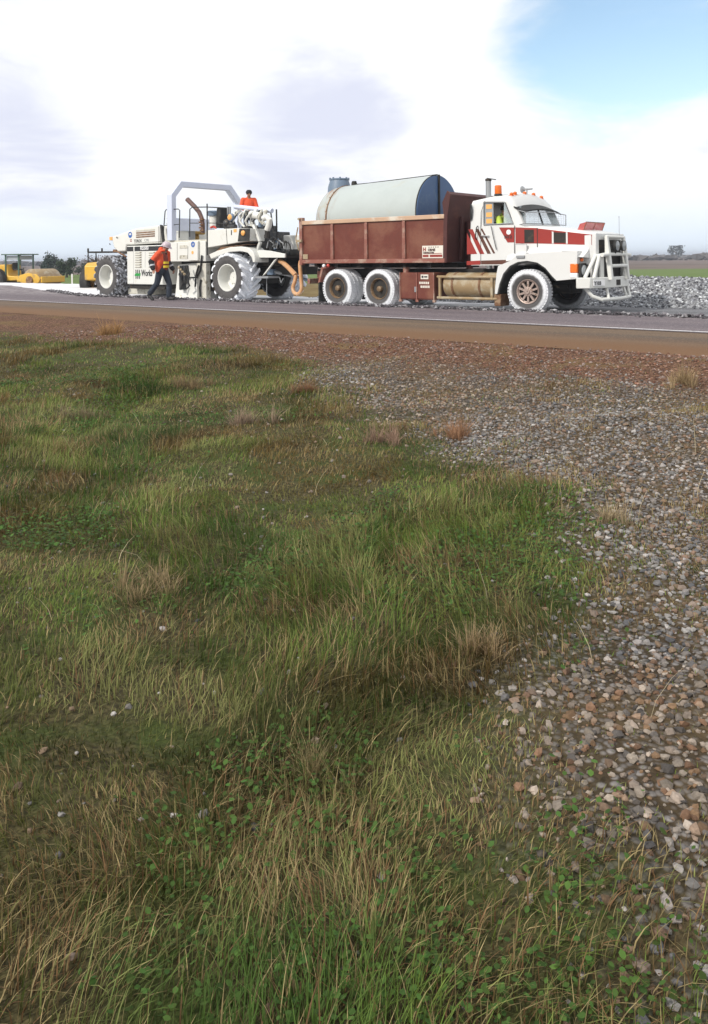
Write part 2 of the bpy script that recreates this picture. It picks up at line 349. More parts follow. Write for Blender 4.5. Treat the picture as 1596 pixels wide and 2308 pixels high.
# ------------------------------------------------------------------ road surfaces
def edge_n(s): return 17.75+np.clip((-27.5-s)*.37, 0, 6.0)
def strip(name, s0, s1, nfa, nfb, z, material, ds=.35, rows=10, wob=0, zf=None, seed=0):
    ss = np.concatenate([np.arange(s0, -50, 6), np.arange(-50, 14, ds), np.arange(14, s1, 6)]) if s0 < -50 else np.arange(s0, s1+ds, ds)
    k = np.linspace(0, 1, rows); SS, K = np.meshgrid(ss, k)
    a = nfa(SS) if callable(nfa) else nfa+SS*0; b_ = nfb(SS) if callable(nfb) else nfb+SS*0
    w = (fbm(SS, SS*0, .5, seed+40)-.5)*wob+(fbm(SS, SS*0+7, 3, seed+47)-.5)*wob*1.5
    NN = a+(b_-a)*K+w*K
    Z = z+(zf(SS, NN) if zf else 0)+SS*0
    return obj(name, grid_mesh(name, SS*ct+NN*st, -SS*st+NN*ct, Z), material)
def road_mat(name, c1, c2, speck, rough=.9, lime=None, sc=90, streak=None, band=None):
    m = bpy.data.materials.new(name); m.use_nodes = True; t = m.node_tree; b = t.nodes['Principled BSDF']
    g = N(t, 'ShaderNodeNewGeometry'); P = g.outputs['Position']; sp = N(t, 'ShaderNodeSeparateXYZ'); t.links.new(P, sp.inputs[0])
    S_ = math_(t, 'SUBTRACT', math_(t, 'MULTIPLY', sp.outputs[0], ct), math_(t, 'MULTIPLY', sp.outputs[1], st))
    N_ = math_(t, 'ADD', math_(t, 'MULTIPLY', sp.outputs[0], st), math_(t, 'MULTIPLY', sp.outputs[1], ct))
    cmb = N(t, 'ShaderNodeCombineXYZ'); t.links.new(math_(t, 'MULTIPLY', S_, .12), cmb.inputs[0]); t.links.new(math_(t, 'MULTIPLY', N_, 1.5), cmb.inputs[1])
    a = N(t, 'ShaderNodeTexNoise', Scale=1.0, Detail=6, Roughness=.6); L(t, cmb, 0, a, 0)
    f = N(t, 'ShaderNodeTexNoise', Scale=sc, Detail=3); t.links.new(P, f.inputs[0])
    v = N(t, 'ShaderNodeTexVoronoi', Scale=sc*.6); t.links.new(P, v.inputs[0]); vs = N(t, 'ShaderNodeSeparateColor'); L(t, v, 'Color', vs, 0)
    c = mixc(t, smooth(t, a.outputs[0], .35, .65), c1, c2)
    c = mixc(t, math_(t, 'MULTIPLY', smooth(t, vs.outputs[0], .80, .9), speck), c, tuple(min(1, x*2.2) for x in c2))
    c = mixc(t, math_(t, 'MULTIPLY', smooth(t, vs.outputs[1], .85, .92), speck), c, tuple(x*.35 for x in c1))
    if lime:   # spilt lime: (s from, s to, colour)
        k = N(t, 'ShaderNodeTexNoise', Scale=.8, Detail=8, Roughness=.65); t.links.new(P, k.inputs[0])
        q = math_(t, 'ADD', S_, math_(t, 'MULTIPLY', math_(t, 'SUBTRACT', k.outputs[0], .5), lime[3]))
        lc = mixc(t, smooth(t, k.outputs[0], .4, .7), lime[2], tuple(x*.8 for x in lime[2]))
        c = mixc(t, smooth(t, q, lime[1], lime[0]), c, lc)
    if band: c = mixc(t, math_(t, 'MULTIPLY', smooth(t, math_(t, 'ADD', N_, math_(t, 'MULTIPLY', a.outputs[0], 1.2)), band[0]+.6, band[1]+.6), .8), c, band[2])
    if streak:
        k = N(t, 'ShaderNodeTexNoise', Scale=2.2, Detail=9, Roughness=.7); t.links.new(P, k.inputs[0])
        e = smooth(t, N_, streak[0], streak[1])
        c = mixc(t, math_(t, 'MULTIPLY', e, smooth(t, k.outputs[0], .46, .60)), c, streak[2])
    t.links.new(c, b.inputs['Base Color']); b.inputs['Roughness'].default_value = rough; b.inputs['Specular IOR Level'].default_value = .25
    bn = N(t, 'ShaderNodeBump', Strength=.5, Distance=.01); L(t, f, 0, bn, 'Height'); L(t, bn, 0, b, 'Normal')
    return m
MASPH = road_mat('worn_asphalt', (.118, .098, .108), (.155, .128, .135), .5, streak=(17.0, 18.2, (.30, .27, .27)))
MSHO = road_mat('dirty_sealed_shoulder', (.095, .070, .052), (.145, .098, .062), .35, band=(13.4, 11.6, (.165, .082, .034)))
MMILL = road_mat('milled_lane', (.105, .105, .112), (.155, .155, .165), .5, lime=(-13.5, -9.5, (.70, .70, .72), 6))
MLINE = road_mat('worn_line_paint', (.40, .37, .38), (.58, .56, .56), .5)
tag(strip('road_shoulder', -700, 220, 11.25, 14.42, 0, MSHO, rows=14, zf=lambda s, n: np.interp(n, [11.2, 12, 14.4], [-.03, 0, .0])), 'brown dirt-covered sealed shoulder along the near side of the road', kind='structure')
tag(strip('road', -700, 220, 14.40, edge_n, .008, MASPH, rows=24, wob=.22, zf=lambda s, n: sstep(17.55, 17.8, n)*(fbm(s, n, .25, 4)-.35)*.07*(s > -27)), 'purplish grey asphalt lane with a crumbled far edge', kind='structure')
tag(strip('lane_bed', -700, 220, lambda s: edge_n(s)-.15, lambda s: edge_n(s)+4.4, -.055, MMILL, rows=16, wob=.0, zf=lambda s, n: (fbm(s, n, .5, 8)-.5)*.05), 'milled lane bed under the machines, white with lime to the left and grey ahead of the truck', kind='structure')
ml = strip('edge_line', -700, 220, 14.50, 14.62, .013, MLINE, rows=2, wob=.03)
tag(ml, 'thin worn white edge line', kind='structure')

# ------------------------------------------------------------------ loose stones, clods and grass (uncountable: stuff)
ICO = None
def ico():
    bm = bmesh.new(); bmesh.ops.create_icosphere(bm, subdivisions=1, radius=1); v = np.array([x.co for x in bm.verts]); f = np.array([[q.index for q in p.verts] for p in bm.faces]); bm.free(); return v, f
OCT = (np.array([[1,0,0],[-1,0,0],[0,1,0],[0,-1,0],[0,0,1],[0,0,-1.]]), np.array([[0,2,4],[2,1,4],[1,3,4],[3,0,4],[2,0,5],[1,2,5],[3,1,5],[0,3,5]]))
def rotmats(n):
    q = rng.normal(size=(n, 4)); q /= np.linalg.norm(q, axis=1)[:, None]; w, x, y, z = q.T
    return np.stack([np.stack([1-2*(y*y+z*z), 2*(x*y-z*w), 2*(x*z+y*w)], -1), np.stack([2*(x*y+z*w), 1-2*(x*x+z*z), 2*(y*z-x*w)], -1), np.stack([2*(x*z-y*w), 2*(y*z+x*w), 1-2*(x*x+y*y)], -1)], 1)
def stones(name, P, r, col, material, base=None, flat=.7):
    bv, bf = base if base else ico(); n = len(P); k = len(bv)
    v = bv[None]*(1+rng.uniform(-.28, .28, (n, k, 1))); v = v*rng.uniform(.6, 1.25, (n, 1, 3))
    v = np.einsum('nij,nkj->nki', rotmats(n), v); v[:, :, 2] *= flat; v = v*r[:, None, None]+P[:, None]
    f = (bf[None]+(np.arange(n)*k)[:, None, None]).reshape(-1, 3)
    me = raw_mesh(bpy.data.meshes.new(name), v.reshape(-1, 3), f.ravel(), np.arange(0, f.size, 3), np.full(len(f), 3), False)
    set_col(me, 'tint', np.repeat(col, k, 0)); return obj(name, me, material)
def tint_mat(name, rough=.9, bump=.3, bs=120, trans=0):
    m = bpy.data.materials.new(name); m.use_nodes = True; t = m.node_tree; b = t.nodes['Principled BSDF']
    a = N(t, 'ShaderNodeAttribute', attribute_name='tint'); g = N(t, 'ShaderNodeNewGeometry')
    n = N(t, 'ShaderNodeTexNoise', Scale=bs, Detail=4); L(t, g, 'Position', n, 0)
    t.links.new(mixc(t, 1.0, a.outputs['Color'], math_(t, 'ADD', math_(t, 'MULTIPLY', n.outputs[0], .9), .55), 'MULTIPLY'), b.inputs['Base Color'])
    b.inputs['Roughness'].default_value = rough; b.inputs['Specular IOR Level'].default_value = .25
    if trans:
        tr = N(t, 'ShaderNodeBsdfTranslucent'); L(t, a, 'Color', tr, 0); ms = N(t, 'ShaderNodeMixShader'); ms.inputs[0].default_value = trans
        L(t, b, 0, ms, 1); L(t, tr, 0, ms, 2); L(t, ms, 0, t.nodes['Material Output'], 0)
    return m
MSTONE = tint_mat('loose_stone'); MBLADE = tint_mat('grass_blade', .7, trans=.3, bs=20)
def scatter(y0, y1, dens, mask=None):
    hw = lambda y: .44*y*1.22+.45
    area = (y1-y0)*2*hw((y0+y1)/2); n = int(area*dens)
    y = rng.uniform(y0, y1, int(n*1.35)); x = rng.uniform(-1, 1, len(y))*hw(y1); k = np.abs(x) < hw(y); x, y = x[k], y[k]
    if mask is not None: k = rng.random(len(x)) < mask(x, y); x, y = x[k], y[k]
    return x, y
def stone_cols(n, pal): 
    pal = np.array(pal); return pal[rng.integers(0, len(pal), n)]*rng.uniform(.6, 1.4, (n, 1))
GREYS = [(.17,.16,.15),(.20,.19,.18),(.12,.115,.115),(.20,.155,.125),(.30,.28,.265),(.16,.105,.075),(.09,.09,.095),(.15,.105,.07),(.23,.21,.20)]
REDS = [(.20,.10,.065),(.15,.075,.05),(.25,.15,.11),(.17,.12,.10),(.24,.19,.17),(.13,.06,.04)]
xs, ys, rs = [], [], []
gm = lambda x, y: gravel(x, y)*(1-verge(x, y))
for y0, y1, d, r0, r1 in ((1.2, 3, 1500, .006, .021), (3, 5, 1300, .007, .021), (5, 8, 900, .009, .021), (8, 12.5, 520, .011, .022)):
    x, y = scatter(y0, y1, d, lambda x, y: np.clip(gm(x, y)*.98+.02, 0, 1)); xs.append(x); ys.append(y); rs.append(r0+(r1-r0)*rng.random(len(x))**2.2)
x, y, r = map(np.concatenate, (xs, ys, rs))
sc_ = stone_cols(len(x), GREYS); pt = sstep(.42, .62, fbm(x, y, 1.2, 211)+.25*sstep(7, 12, y)-.05)[:, None]; sc_ = sc_*(1-pt)+sc_*np.array([.95, .84, .72])*pt
tag(stones('loose_gravel', np.stack([x, y, ground_z(x, y)+r*.25], -1), r, sc_, MSTONE), 'loose grey gravel spread over the right side of the verge', 'gravel', kind='stuff')
x, y = scatter(7.5, 17, 260, lambda x, y: verge(x, y)*(x*st+y*ct < 11.4)); r = .010+.018*rng.random(len(x))**2
tag(stones('shoulder_stones', np.stack([x, y, ground_z(x, y)+r*.2], -1), r, stone_cols(len(x), REDS), MSTONE, OCT), 'reddish brown stones strewn along the road shoulder', 'stones', kind='stuff')
# crumbs along the broken asphalt edge
NC = 6500; sv = rng.uniform(-34, 8, NC); nv = edge_n(sv)+rng.normal(0, .12, NC)-.02; r = .014+.045*rng.random(NC)**2.2
tag(stones('asphalt_crumbs', np.stack([sv*ct+nv*st, -sv*st+nv*ct, -.005+r*.5+.05*rng.random(NC)], -1), r, stone_cols(NC, [(.10,.09,.10),(.15,.14,.15),(.30,.29,.30),(.07,.065,.07)]), MSTONE, OCT), 'crumbled asphalt lumps along the cut edge of the lane', 'rubble', kind='stuff')
# rubble bank on the far side of the lane
def bank_z(s, n):
    w = sstep(-21, -17, s); return -.12+.80*w*np.clip(1-np.abs(n-24.3)/2.7, 0, 1)**.8*(.82+.36*fbm(s, n, 2.2, 61))
bs_, bn_ = np.meshgrid(np.arange(-21, 30, .18), np.arange(21.5, 27.2, .18))
MRUB = mat('rubble_bank_soil', (.26, .26, .27), .95, var=.4, vs=6, col2=(.10, .10, .105), m2=(.4, .6), s2=9, bump=.6, bs=14, coords='Object')
tag(obj('rubble_bank', grid_mesh('rubble_bank', bs_*ct+bn_*st, -bs_*st+bn_*ct, bank_z(bs_, bn_)), MRUB), 'long bank of grey broken rubble beyond the lane', kind='structure')
NR = 34000; sv = rng.uniform(-20, 16, NR); nv = rng.uniform(21.6, 25.4, NR); r = .018+.045*rng.random(NR)**2
tag(stones('rubble_stones', np.stack([sv*ct+nv*st, -sv*st+nv*ct, bank_z(sv, nv)+r*.3], -1), r, stone_cols(NR, [(.40,.41,.43),(.32,.33,.35),(.20,.20,.22),(.50,.51,.52),(.10,.10,.11)]), MSTONE, OCT, .85), 'pale broken stones covering the rubble bank', 'rubble', kind='stuff')

# grass: blades as real strips, colour per blade
def blades(name, x, y, h, w, lean, col, seg=2, az=None):
    n = len(x); z = ground_z(x, y)-.004; az = rng.uniform(0, 2*PI, n) if az is None else az
    fa = az+rng.normal(0, .5, n)+PI/2          # facing
    d = np.stack([np.cos(az), np.sin(az), 0*az], -1); p = np.stack([np.cos(fa), np.sin(fa), 0*fa], -1)
    root = np.stack([x, y, z], -1); V_ = []
    for i in range(seg+1):
        t = i/seg; c = root+d*(h*lean*t**1.7)[:, None]; c[:, 2] += h*np.sqrt(np.clip(1-(lean*.82)**2, .05, 1))*t*(1-.28*lean*t)
        ww = (w*(1-t**1.6)*.5)[:, None]
        if i < seg: V_ += [c-p*ww, c+p*ww]
        else: V_.append(c)
    k = 2*seg+1; v = np.stack(V_, 1).reshape(-1, 3); b0 = np.arange(n)*k
    quads = [np.stack([b0+2*i, b0+2*i+1, b0+2*i+3, b0+2*i+2], -1) for i in range(seg-1)]
    tri = np.stack([b0+2*seg-2, b0+2*seg-1, b0+2*seg], -1)
    lo = np.concatenate([q.ravel() for q in quads]+[tri.ravel()]); nq = n*(seg-1)
    start = np.concatenate([np.arange(nq)*4, nq*4+np.arange(n)*3]); tot = np.concatenate([np.full(nq, 4), np.full(n, 3)])
    me = raw_mesh(bpy.data.meshes.new(name), v, lo, start, tot, True)
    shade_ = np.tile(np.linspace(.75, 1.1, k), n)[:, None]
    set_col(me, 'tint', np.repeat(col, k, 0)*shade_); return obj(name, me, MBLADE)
def grass_density(x, y):
    g = gravel(x, y); v = verge(x, y); n = x*st+y*ct
    tuft = sstep(.42, .62, fbm(x, y, .55, 77, 3))
    base = (1-g)*(.55+.45*tuft)+g*.12+g*.55*sstep(.44, .60, fbm(x, y, .9, 81, 3))
    base = base*(1-v)+v*.16*sstep(.5, .65, fbm(x, y, 1.1, 91))
    return np.clip(base, 0, 1)*(n < 11.2)
def grass_colour(x, y):
    n = len(x); a = fbm(x, y, 1.1, 101); b_ = fbm(x, y, .5, 111); c_ = fbm(x, y, 2.3, 121)
    G = np.array([[.065,.118,.022],[.135,.195,.036],[.215,.25,.062],[.115,.105,.032],[.32,.25,.12],[.20,.115,.055]])
    c = G[0]+(G[1]-G[0])*sstep(.35, .6, a)[:, None]; c = c+(G[2]-c)*(sstep(.50, .68, b_)*.7)[:, None]
    c = c+(G[3]-c)*(sstep(.50, .68, c_)*.65)[:, None]
    dry = rng.random(n) < .20+.45*sstep(.55, .70, fbm(x, y, .7, 131))+.35*gravel(x, y)+.5*verge(x, y)
    sor = fbm(x, y, 1.0, 137, 3); c = c+(np.array([.17, .085, .035])-c)*(sstep(.54, .66, sor)*.75)[:, None]
    lite = sstep(.55, .66, fbm(x, y, .42, 139, 3)); c = c+(np.array([.27, .27, .10])-c)*(lite*.6)[:, None]
    dark = sstep(.56, .68, fbm(x, y, .65, 143, 3)); c = c*(1-.45*dark)[:, None]
    k = rng.random(n); c[dry] = np.where((k < .6)[:, None], G[4], G[5])[dry]
    return c*rng.uniform(.65, 1.35, (n, 1))
parts = []
for y0, y1, d, wd, hh, sg in ((1.2, 3, 8200, .0035, .085, 3), (3, 5, 6200, .0042, .085, 3), (5, 8, 3900, .0058, .085, 2), (8, 12, 2000, .0085, .085, 2), (12, 17, 750, .012, .08, 2)):
    x, y = scatter(y0, y1, d, grass_density); n = len(x)
    tall = fbm(x, y, .8, 141); h = hh*rng.uniform(.35, 1.25, n)*(.55+1.0*sstep(.35, .7, tall))*(1-.45*gravel(x, y))*(1-.4*verge(x, y))
    az = 2*PI*fbm(x, y, .6, 151)*2+rng.normal(0, .9, n)
    o = blades('grass', x, y, h, wd*rng.uniform(.6, 1.4, n), np.clip(rng.normal(.55, .28, n), .05, 1.1), grass_colour(x, y), sg, az); parts.append(o)
for o in parts: tag(o, 'short weedy green and straw coloured grass covering the verge', 'grass', kind='stuff')
# low broad-leaved weeds between the grass
def weeds(name, x, y, r, col):
    n = len(x); z = ground_z(x, y)+rng.uniform(.01, .05, n); az = rng.uniform(0, 2*PI, n); tl = rng.uniform(-.1, .7, n)
    d = np.stack([np.cos(az)*np.cos(tl), np.sin(az)*np.cos(tl), np.sin(tl)], -1); p = np.stack([-np.sin(az), np.cos(az), 0*az], -1); c = np.stack([x, y, z], -1)
    prof = [(0, .0), (.35, .36), (.75, .40), (1.1, 0)]
    v = [c]+[c+d*(a*r)[:, None]+p*(q*r)[:, None] for a, q in prof[1:3]]+[c+d*(1.1*r)[:, None]]+[c+d*(a*r)[:, None]-p*(q*r)[:, None] for a, q in (prof[2], prof[1])]
    v = np.stack(v, 1).reshape(-1, 3); b0 = np.arange(n)*6; lo = (b0[:, None]+np.arange(6)).ravel()
    me = raw_mesh(bpy.data.meshes.new(name), v, lo, np.arange(n)*6, np.full(n, 6), False); set_col(me, 'tint', np.repeat(col, 6, 0)); return obj(name, me, MBLADE)
wm = lambda x, y: (1-gravel(x, y))*(1-verge(x, y))*sstep(.5, .64, fbm(x, y, .8, 161))
xs, ys = zip(*[scatter(a, b, d, wm) for a, b, d in ((1.2, 3, 2600), (3, 6, 1700), (6, 12, 500))]); x = np.concatenate(xs); y = np.concatenate(ys); n = len(x)
tag(weeds('low_weeds', x, y, rng.uniform(.007, .019, n)*(1+y/12), np.array([[.045,.10,.02]])*rng.uniform(.6, 1.7, (n, 1))+np.array([[.02, .01, 0]])*rng.random((n, 1))), 'low broad-leaved weeds growing through the grass', 'weeds', kind='stuff')
# dry tufts that can be told apart: (D pixel x, y, height, spread, colour)
TUFTS = [(255, 748, .42, .30, (.40, .24, .10), 'tall straw coloured dry grass tuft by the road shoulder at far left'),
 (548, 952, .24, .22, (.33, .24, .17), 'greyish pink dry grass tuft in the green grass left of centre'),
 (682, 885, .22, .18, (.25, .13, .07), 'reddish brown dry tuft where grass meets the gravel'),
 (1005, 985, .22, .20, (.37, .21, .12), 'orange dry tuft at the lower edge of the gravel'),
 (850, 1000, .20, .15, (.32, .21, .15), 'pale pink dry tuft left of the orange one'),
 (180, 935, .20, .22, (.22, .17, .10), 'small grey-brown dry tuft in the grass at left'),
 (1530, 872, .28, .22, (.36, .26, .14), 'pale straw tuft on the shoulder at far right'),
 (430, 870, .20, .2, (.24, .17, .09), 'brown seeding tuft in the middle of the green grass'),
 (330, 1330, .17, .16, (.32, .24, .13), 'straw tuft low in the grass at left front'),
 (1080, 1480, .15, .13, (.35, .25, .14), 'dry tuft standing in gravel in front'),
 (700, 1760, .13, .11, (.30, .24, .12), 'dry tuft nearest the camera in the middle'),
 (1360, 1180, .18, .16, (.36, .28, .17), 'pale tuft in the gravel at right')]
for px_, py_, h_, sp_, cc, lab in TUFTS:
    v_ = py_-582; Y_ = 1900*1.5/v_; 
    for _ in range(3): Y_ = 1900*(EYE-float(ground_z((px_-798)/1900*Y_, Y_)))/v_
    X_ = (px_-798)/1900*Y_; n = 380; sp_ = sp_*1.5
    cx_, cy_ = rng.normal(0, sp_*.33, 7), rng.normal(0, sp_*.26, 7); ci = rng.integers(0, 7, n); a = rng.uniform(0, 2*PI, n); q = sp_*.22*rng.random(n)**.8; x = X_+cx_[ci]+q*np.cos(a); y = Y_+cy_[ci]+q*np.sin(a); h_ = h_*(.55+.65*rng.random(7))[ci]
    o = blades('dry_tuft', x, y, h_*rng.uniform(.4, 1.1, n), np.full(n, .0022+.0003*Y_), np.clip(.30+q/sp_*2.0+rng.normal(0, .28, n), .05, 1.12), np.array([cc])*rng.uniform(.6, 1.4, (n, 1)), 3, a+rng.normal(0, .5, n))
    tag(o, lab, 'grass tuft', 'dry grass tufts on the verge')
# long bleached stalks
x, y = scatter(1.5, 9, 5, lambda x, y: .3+.7*gravel(x, y)); n = len(x)
tag(blades('dry_stalks', x, y, rng.uniform(.12, .34, n), np.full(n, .0028)*(1+y*.1), rng.uniform(.3, 1.08, n), np.array([[.50, .42, .27]])*rng.uniform(.7, 1.2, (n, 1)), 3), 'bleached dry stalks lying and leaning over the gravel', 'stalks', kind='stuff')

# ================================================================== TIPPER TRUCK
TS, TN, TZ = -12.5, 19.45, -0.07
def tp(r, X, Y, y=-1.25):
    s, z = onn(r, X, Y, TN+y); return s-TS, z-TZ
def tps(r, pts, y=-1.25): return [tp(r, a, b, y) for a, b in pts]
truck = thing('tipper_truck', 'brick red tipper truck with white and red bonneted cab, bull bar and lime-whitened tyres', 'truck', road(TS, TN, TZ), -TH)
T = truck
# chassis
m = MB()
for y in (-.42, .42): m.box(-4.55, 4.2, y-.05, y+.05, .80, 1.06)
for x in (-4.4, -3.9, -2.37, -.4, 1.0, 2.2, 3.6): m.box(x-.05, x+.05, -.4, .4, .82, 1.0)
m.build('chassis', MDARK, T, bevel=.01)
for x in (-3.12, -1.62, 2.88):
    m = MB(); m.cyl((x, -.95, .53), (x, .95, .53), .08); m.ball((x, 0, .53), .22); m.build('axle', MDARK, T)
for y in (-.5, .5):
    for q_ in ((-3.4, -1.35, .68, .78), (2.2, 3.6, .60, .66)):
        m = MB(); m.box(q_[0], q_[1], y-.04, y+.04, q_[2], q_[3]); m.build('leaf_spring', MDARK, T)
m = MB()
m.box(-2.5, -2.25, -.6, .6, .55, .85); m.tube([(-1.3, 0, .62), (.8, 0, .75)], .06)
m.build('suspension', MDARK, T)
m = MB(); m.box(1.5, 3.9, -.40, .40, .72, 1.35); m.box(2.2, 3.6, -.33, .33, .45, .75); m.box(.3, 1.4, -.35, .35, .55, .95)
m.build('engine_block', MDARK, T, bevel=.03)
# wheels
def truck_wheel_meshes():
    R_, w = .53, .14
    prof = [(.29, -.10), (.33, -w+.01), (.42, -w-.012), (.48, -w+.0), (.515, -w+.03), (.53, -w+.07), (.53, w-.07), (.515, w-.03), (.48, w), (.42, w+.012), (.33, w-.01), (.29, .10)]
    t = MB(); t.lathe(prof, seg=48, closed=True)
    for k in range(44):   # shoulder blocks
        a = 2*PI*k/44
        for sgn in (-1, 1):
            c = Vector((.527*math.cos(a), sgn*.085, .527*math.sin(a))); tg = Vector((-math.sin(a), 0, math.cos(a))); rd = Vector((math.cos(a), 0, math.sin(a)))
            t.obox(c, tg*.026, Vector((0, .042, 0)), rd*.012)
    return t.mesh('tyre', 50)
TYM = truck_wheel_meshes()
def rear_rim():
    m = MB(); m.lathe([(.295, -.115), (.285, -.125), (.265, -.10), (.255, .02), (.20, .06), (.10, .06), (.09, .03)], seg=36); return m.mesh('rim', 40)
RRM = rear_rim()
def rear_hub():
    m = MB(); m.lathe([(.012, -.13), (.055, -.13), (.075, -.115), (.08, -.02), (.12, .02), (.13, .055)], seg=20)
    for k in range(10):
        a = 2*PI*k/10; m.cyl((.165*math.cos(a), .058, .165*math.sin(a)), (.165*math.cos(a), .02, .165*math.sin(a)), .016, seg=6)
    return m.mesh('hub', 40)
RHM = rear_hub()
def front_rim():
    m = MB(); m.lathe([(.30, -.11), (.292, -.128), (.272, -.118), (.262, -.085), (.245, -.080), (.245, -.05), (.27, -.04), (.27, .08)], seg=40)
    for k in range(10):
        a = 2*PI*(k+.5)/10; rd = Vector((math.cos(a), 0, math.sin(a))); tg = Vector((-math.sin(a), 0, math.cos(a)))
        m.obox(rd*.175+Vector((0, -.085, 0)), rd*.085, tg*.024, Vector((0, .022, 0)))
    m.lathe([(.012, -.15), (.055, -.15), (.065, -.125), (.115, -.115), (.125, -.07)], seg=24)
    for k in range(10):
        a = 2*PI*k/10; m.cyl((.092*math.cos(a), -.135, .092*math.sin(a)), (.092*math.cos(a), -.10, .092*math.sin(a)), .012, seg=6)
    return m.mesh('rim', 40)
FRM = front_rim()
bd = MB(); bd.lathe([(.01, -.03), (.262, -.03), (.262, .03), (.01, .03)], seg=24); BDM = bd.mesh('brake_drum', 40)
def wheel(name, x, y, z, flip, tm, rm, rmat, hub=None, drum=True):
    w = obj(name, TYM, None, T, (x, y, z)) if False else bpy.data.objects.new(name, None)
    COL.objects.link(w); w.parent = T; w.location = (x, y, z); w.rotation_euler = (0, 0, PI if flip else 0)
    t = obj('tyre', tm, None, w); r = obj('rim', rm, rmat, w)
    if hub: obj('hub', hub, rmat, w)
    if drum: obj('brake_drum', BDM, MDARK, w)
    return w
TYR = TYM; TYR.materials.append(MTYRE); TYF = TYM.copy(); TYF.materials.clear(); TYF.materials.append(MTYREF)
for x in (-3.12, -1.62):
    for sd in (-1, 1):
        wheel('outer_wheel', x, sd*1.09, .525, sd > 0, TYR, RRM, MHUB, RHM)
        wheel('inner_wheel', x, sd*.76, .525, sd > 0, TYR, RRM, MHUB, None)
for sd in (-1, 1): wheel('front_wheel', 2.88, sd*1.07, .525, sd > 0, TYF, FRM, MALU)
# tipper body
x0, x1, zb, zt = -4.5, .56, 1.24, 2.48
b = MB()
b.box(x0+.03, x1-.02, -1.21, -1.17, zb+.02, zt-.02); b.box(x0+.03, x1-.02, 1.17, 1.21, zb+.02, zt-.02); b.box(x0+.03, x1-.02, -1.169, 1.169, zb+.02, zb+.09)
body = b.build('tipper_body', MRED, T)
m = MB(); m.box(x0, x1, -1.262, -1.16, zt-.115, zt); m.build('top_rail', MCREAMR, T, bevel=.012)
m = MB(); m.box(x0, x1, 1.16, 1.262, zt-.115, zt); m.build('top_rail', MCREAMR, T, bevel=.012)
for sd in (-1, 1):
    m = MB(); m.box(x0, x1, min(sd*1.265, sd*1.14), max(sd*1.265, sd*1.14), zb-.01, zb+.10); m.build('bottom_rail', MREDR, T, bevel=.012)
rib = None
for sd in (-1, 1):
    for x in (-3.26, -2.02, -.73):
        if rib is None:
            m = MB(); m.prism([(-.055, 0), (.055, 0), (.045, zt-zb-.23), (-.045, zt-zb-.23)], -.03, .03); rib = m.build('rib', MREDR, T, (x, sd*1.238, zb+.105), bevel=.012)
        else: same(rib, T, (x, sd*1.238, zb+.105))
    m = MB(); m.box(x0-.02, x0+.09, min(sd*1.275, sd*1.13), max(sd*1.275, sd*1.13), zb-.06, zt+.10); m.build('corner_post', MREDR, T, bevel=.012)
m = MB(); m.box(x0-.05, x0+.025, -1.12, 1.12, zb+.0, zt-.03)
for z in (1.5, 1.9, 2.3): m.box(x0-.09, x0-.052, -1.1, 1.1, z-.04, z+.04)
m.build('tailgate', MRED, T, bevel=.01)
for sd in (-1, 1):
    m = MB(); m.cyl((x0+.02, sd*1.16, zt+.06), (x0+.02, sd*1.34, zt+.06), .035, seg=10); m.tube([(x0-.03, sd*1.31, 2.3), (x0-.12, sd*1.31, 1.95), (x0+.0, sd*1.31, 1.62)], .018); m.box(x0-.1, x0+.12, sd*1.3-.03, sd*1.3+.03, 1.86, 1.93); m.build('tailgate_latch', MTAN, T)
m = MB(); m.box(-4.42, -4.22, -1.236, -1.212, zb+.12, zb+.26); m.build('reflector', MTAN, T)
# headboard with a peak leaning over the cab
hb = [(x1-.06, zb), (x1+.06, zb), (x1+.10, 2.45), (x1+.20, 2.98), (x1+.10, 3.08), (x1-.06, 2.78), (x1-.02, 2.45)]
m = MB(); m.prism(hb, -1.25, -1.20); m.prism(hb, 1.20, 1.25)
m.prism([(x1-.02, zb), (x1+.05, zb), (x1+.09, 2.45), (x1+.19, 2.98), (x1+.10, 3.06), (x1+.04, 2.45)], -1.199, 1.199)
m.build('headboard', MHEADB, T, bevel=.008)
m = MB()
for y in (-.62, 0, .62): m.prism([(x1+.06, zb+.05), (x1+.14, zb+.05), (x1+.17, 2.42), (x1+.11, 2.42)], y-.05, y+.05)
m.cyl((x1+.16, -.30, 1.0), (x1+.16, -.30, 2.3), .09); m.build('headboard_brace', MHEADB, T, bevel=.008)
# underbody
m = MB(); m.box(-4.4, .5, -.55, .55, 1.09, 1.225)
for x in (-4.0, -3.2, -2.4, -1.6, -.8, 0): m.box(x-.05, x+.05, -1.13, 1.13, 1.12, 1.228)
m.build('subframe', MDARK, T)
m = MB(); m.cyl((-.85, -.98, .83), (-.85, -.98, 1.22), .09, seg=14); m.build('support_post', MREDR, T)
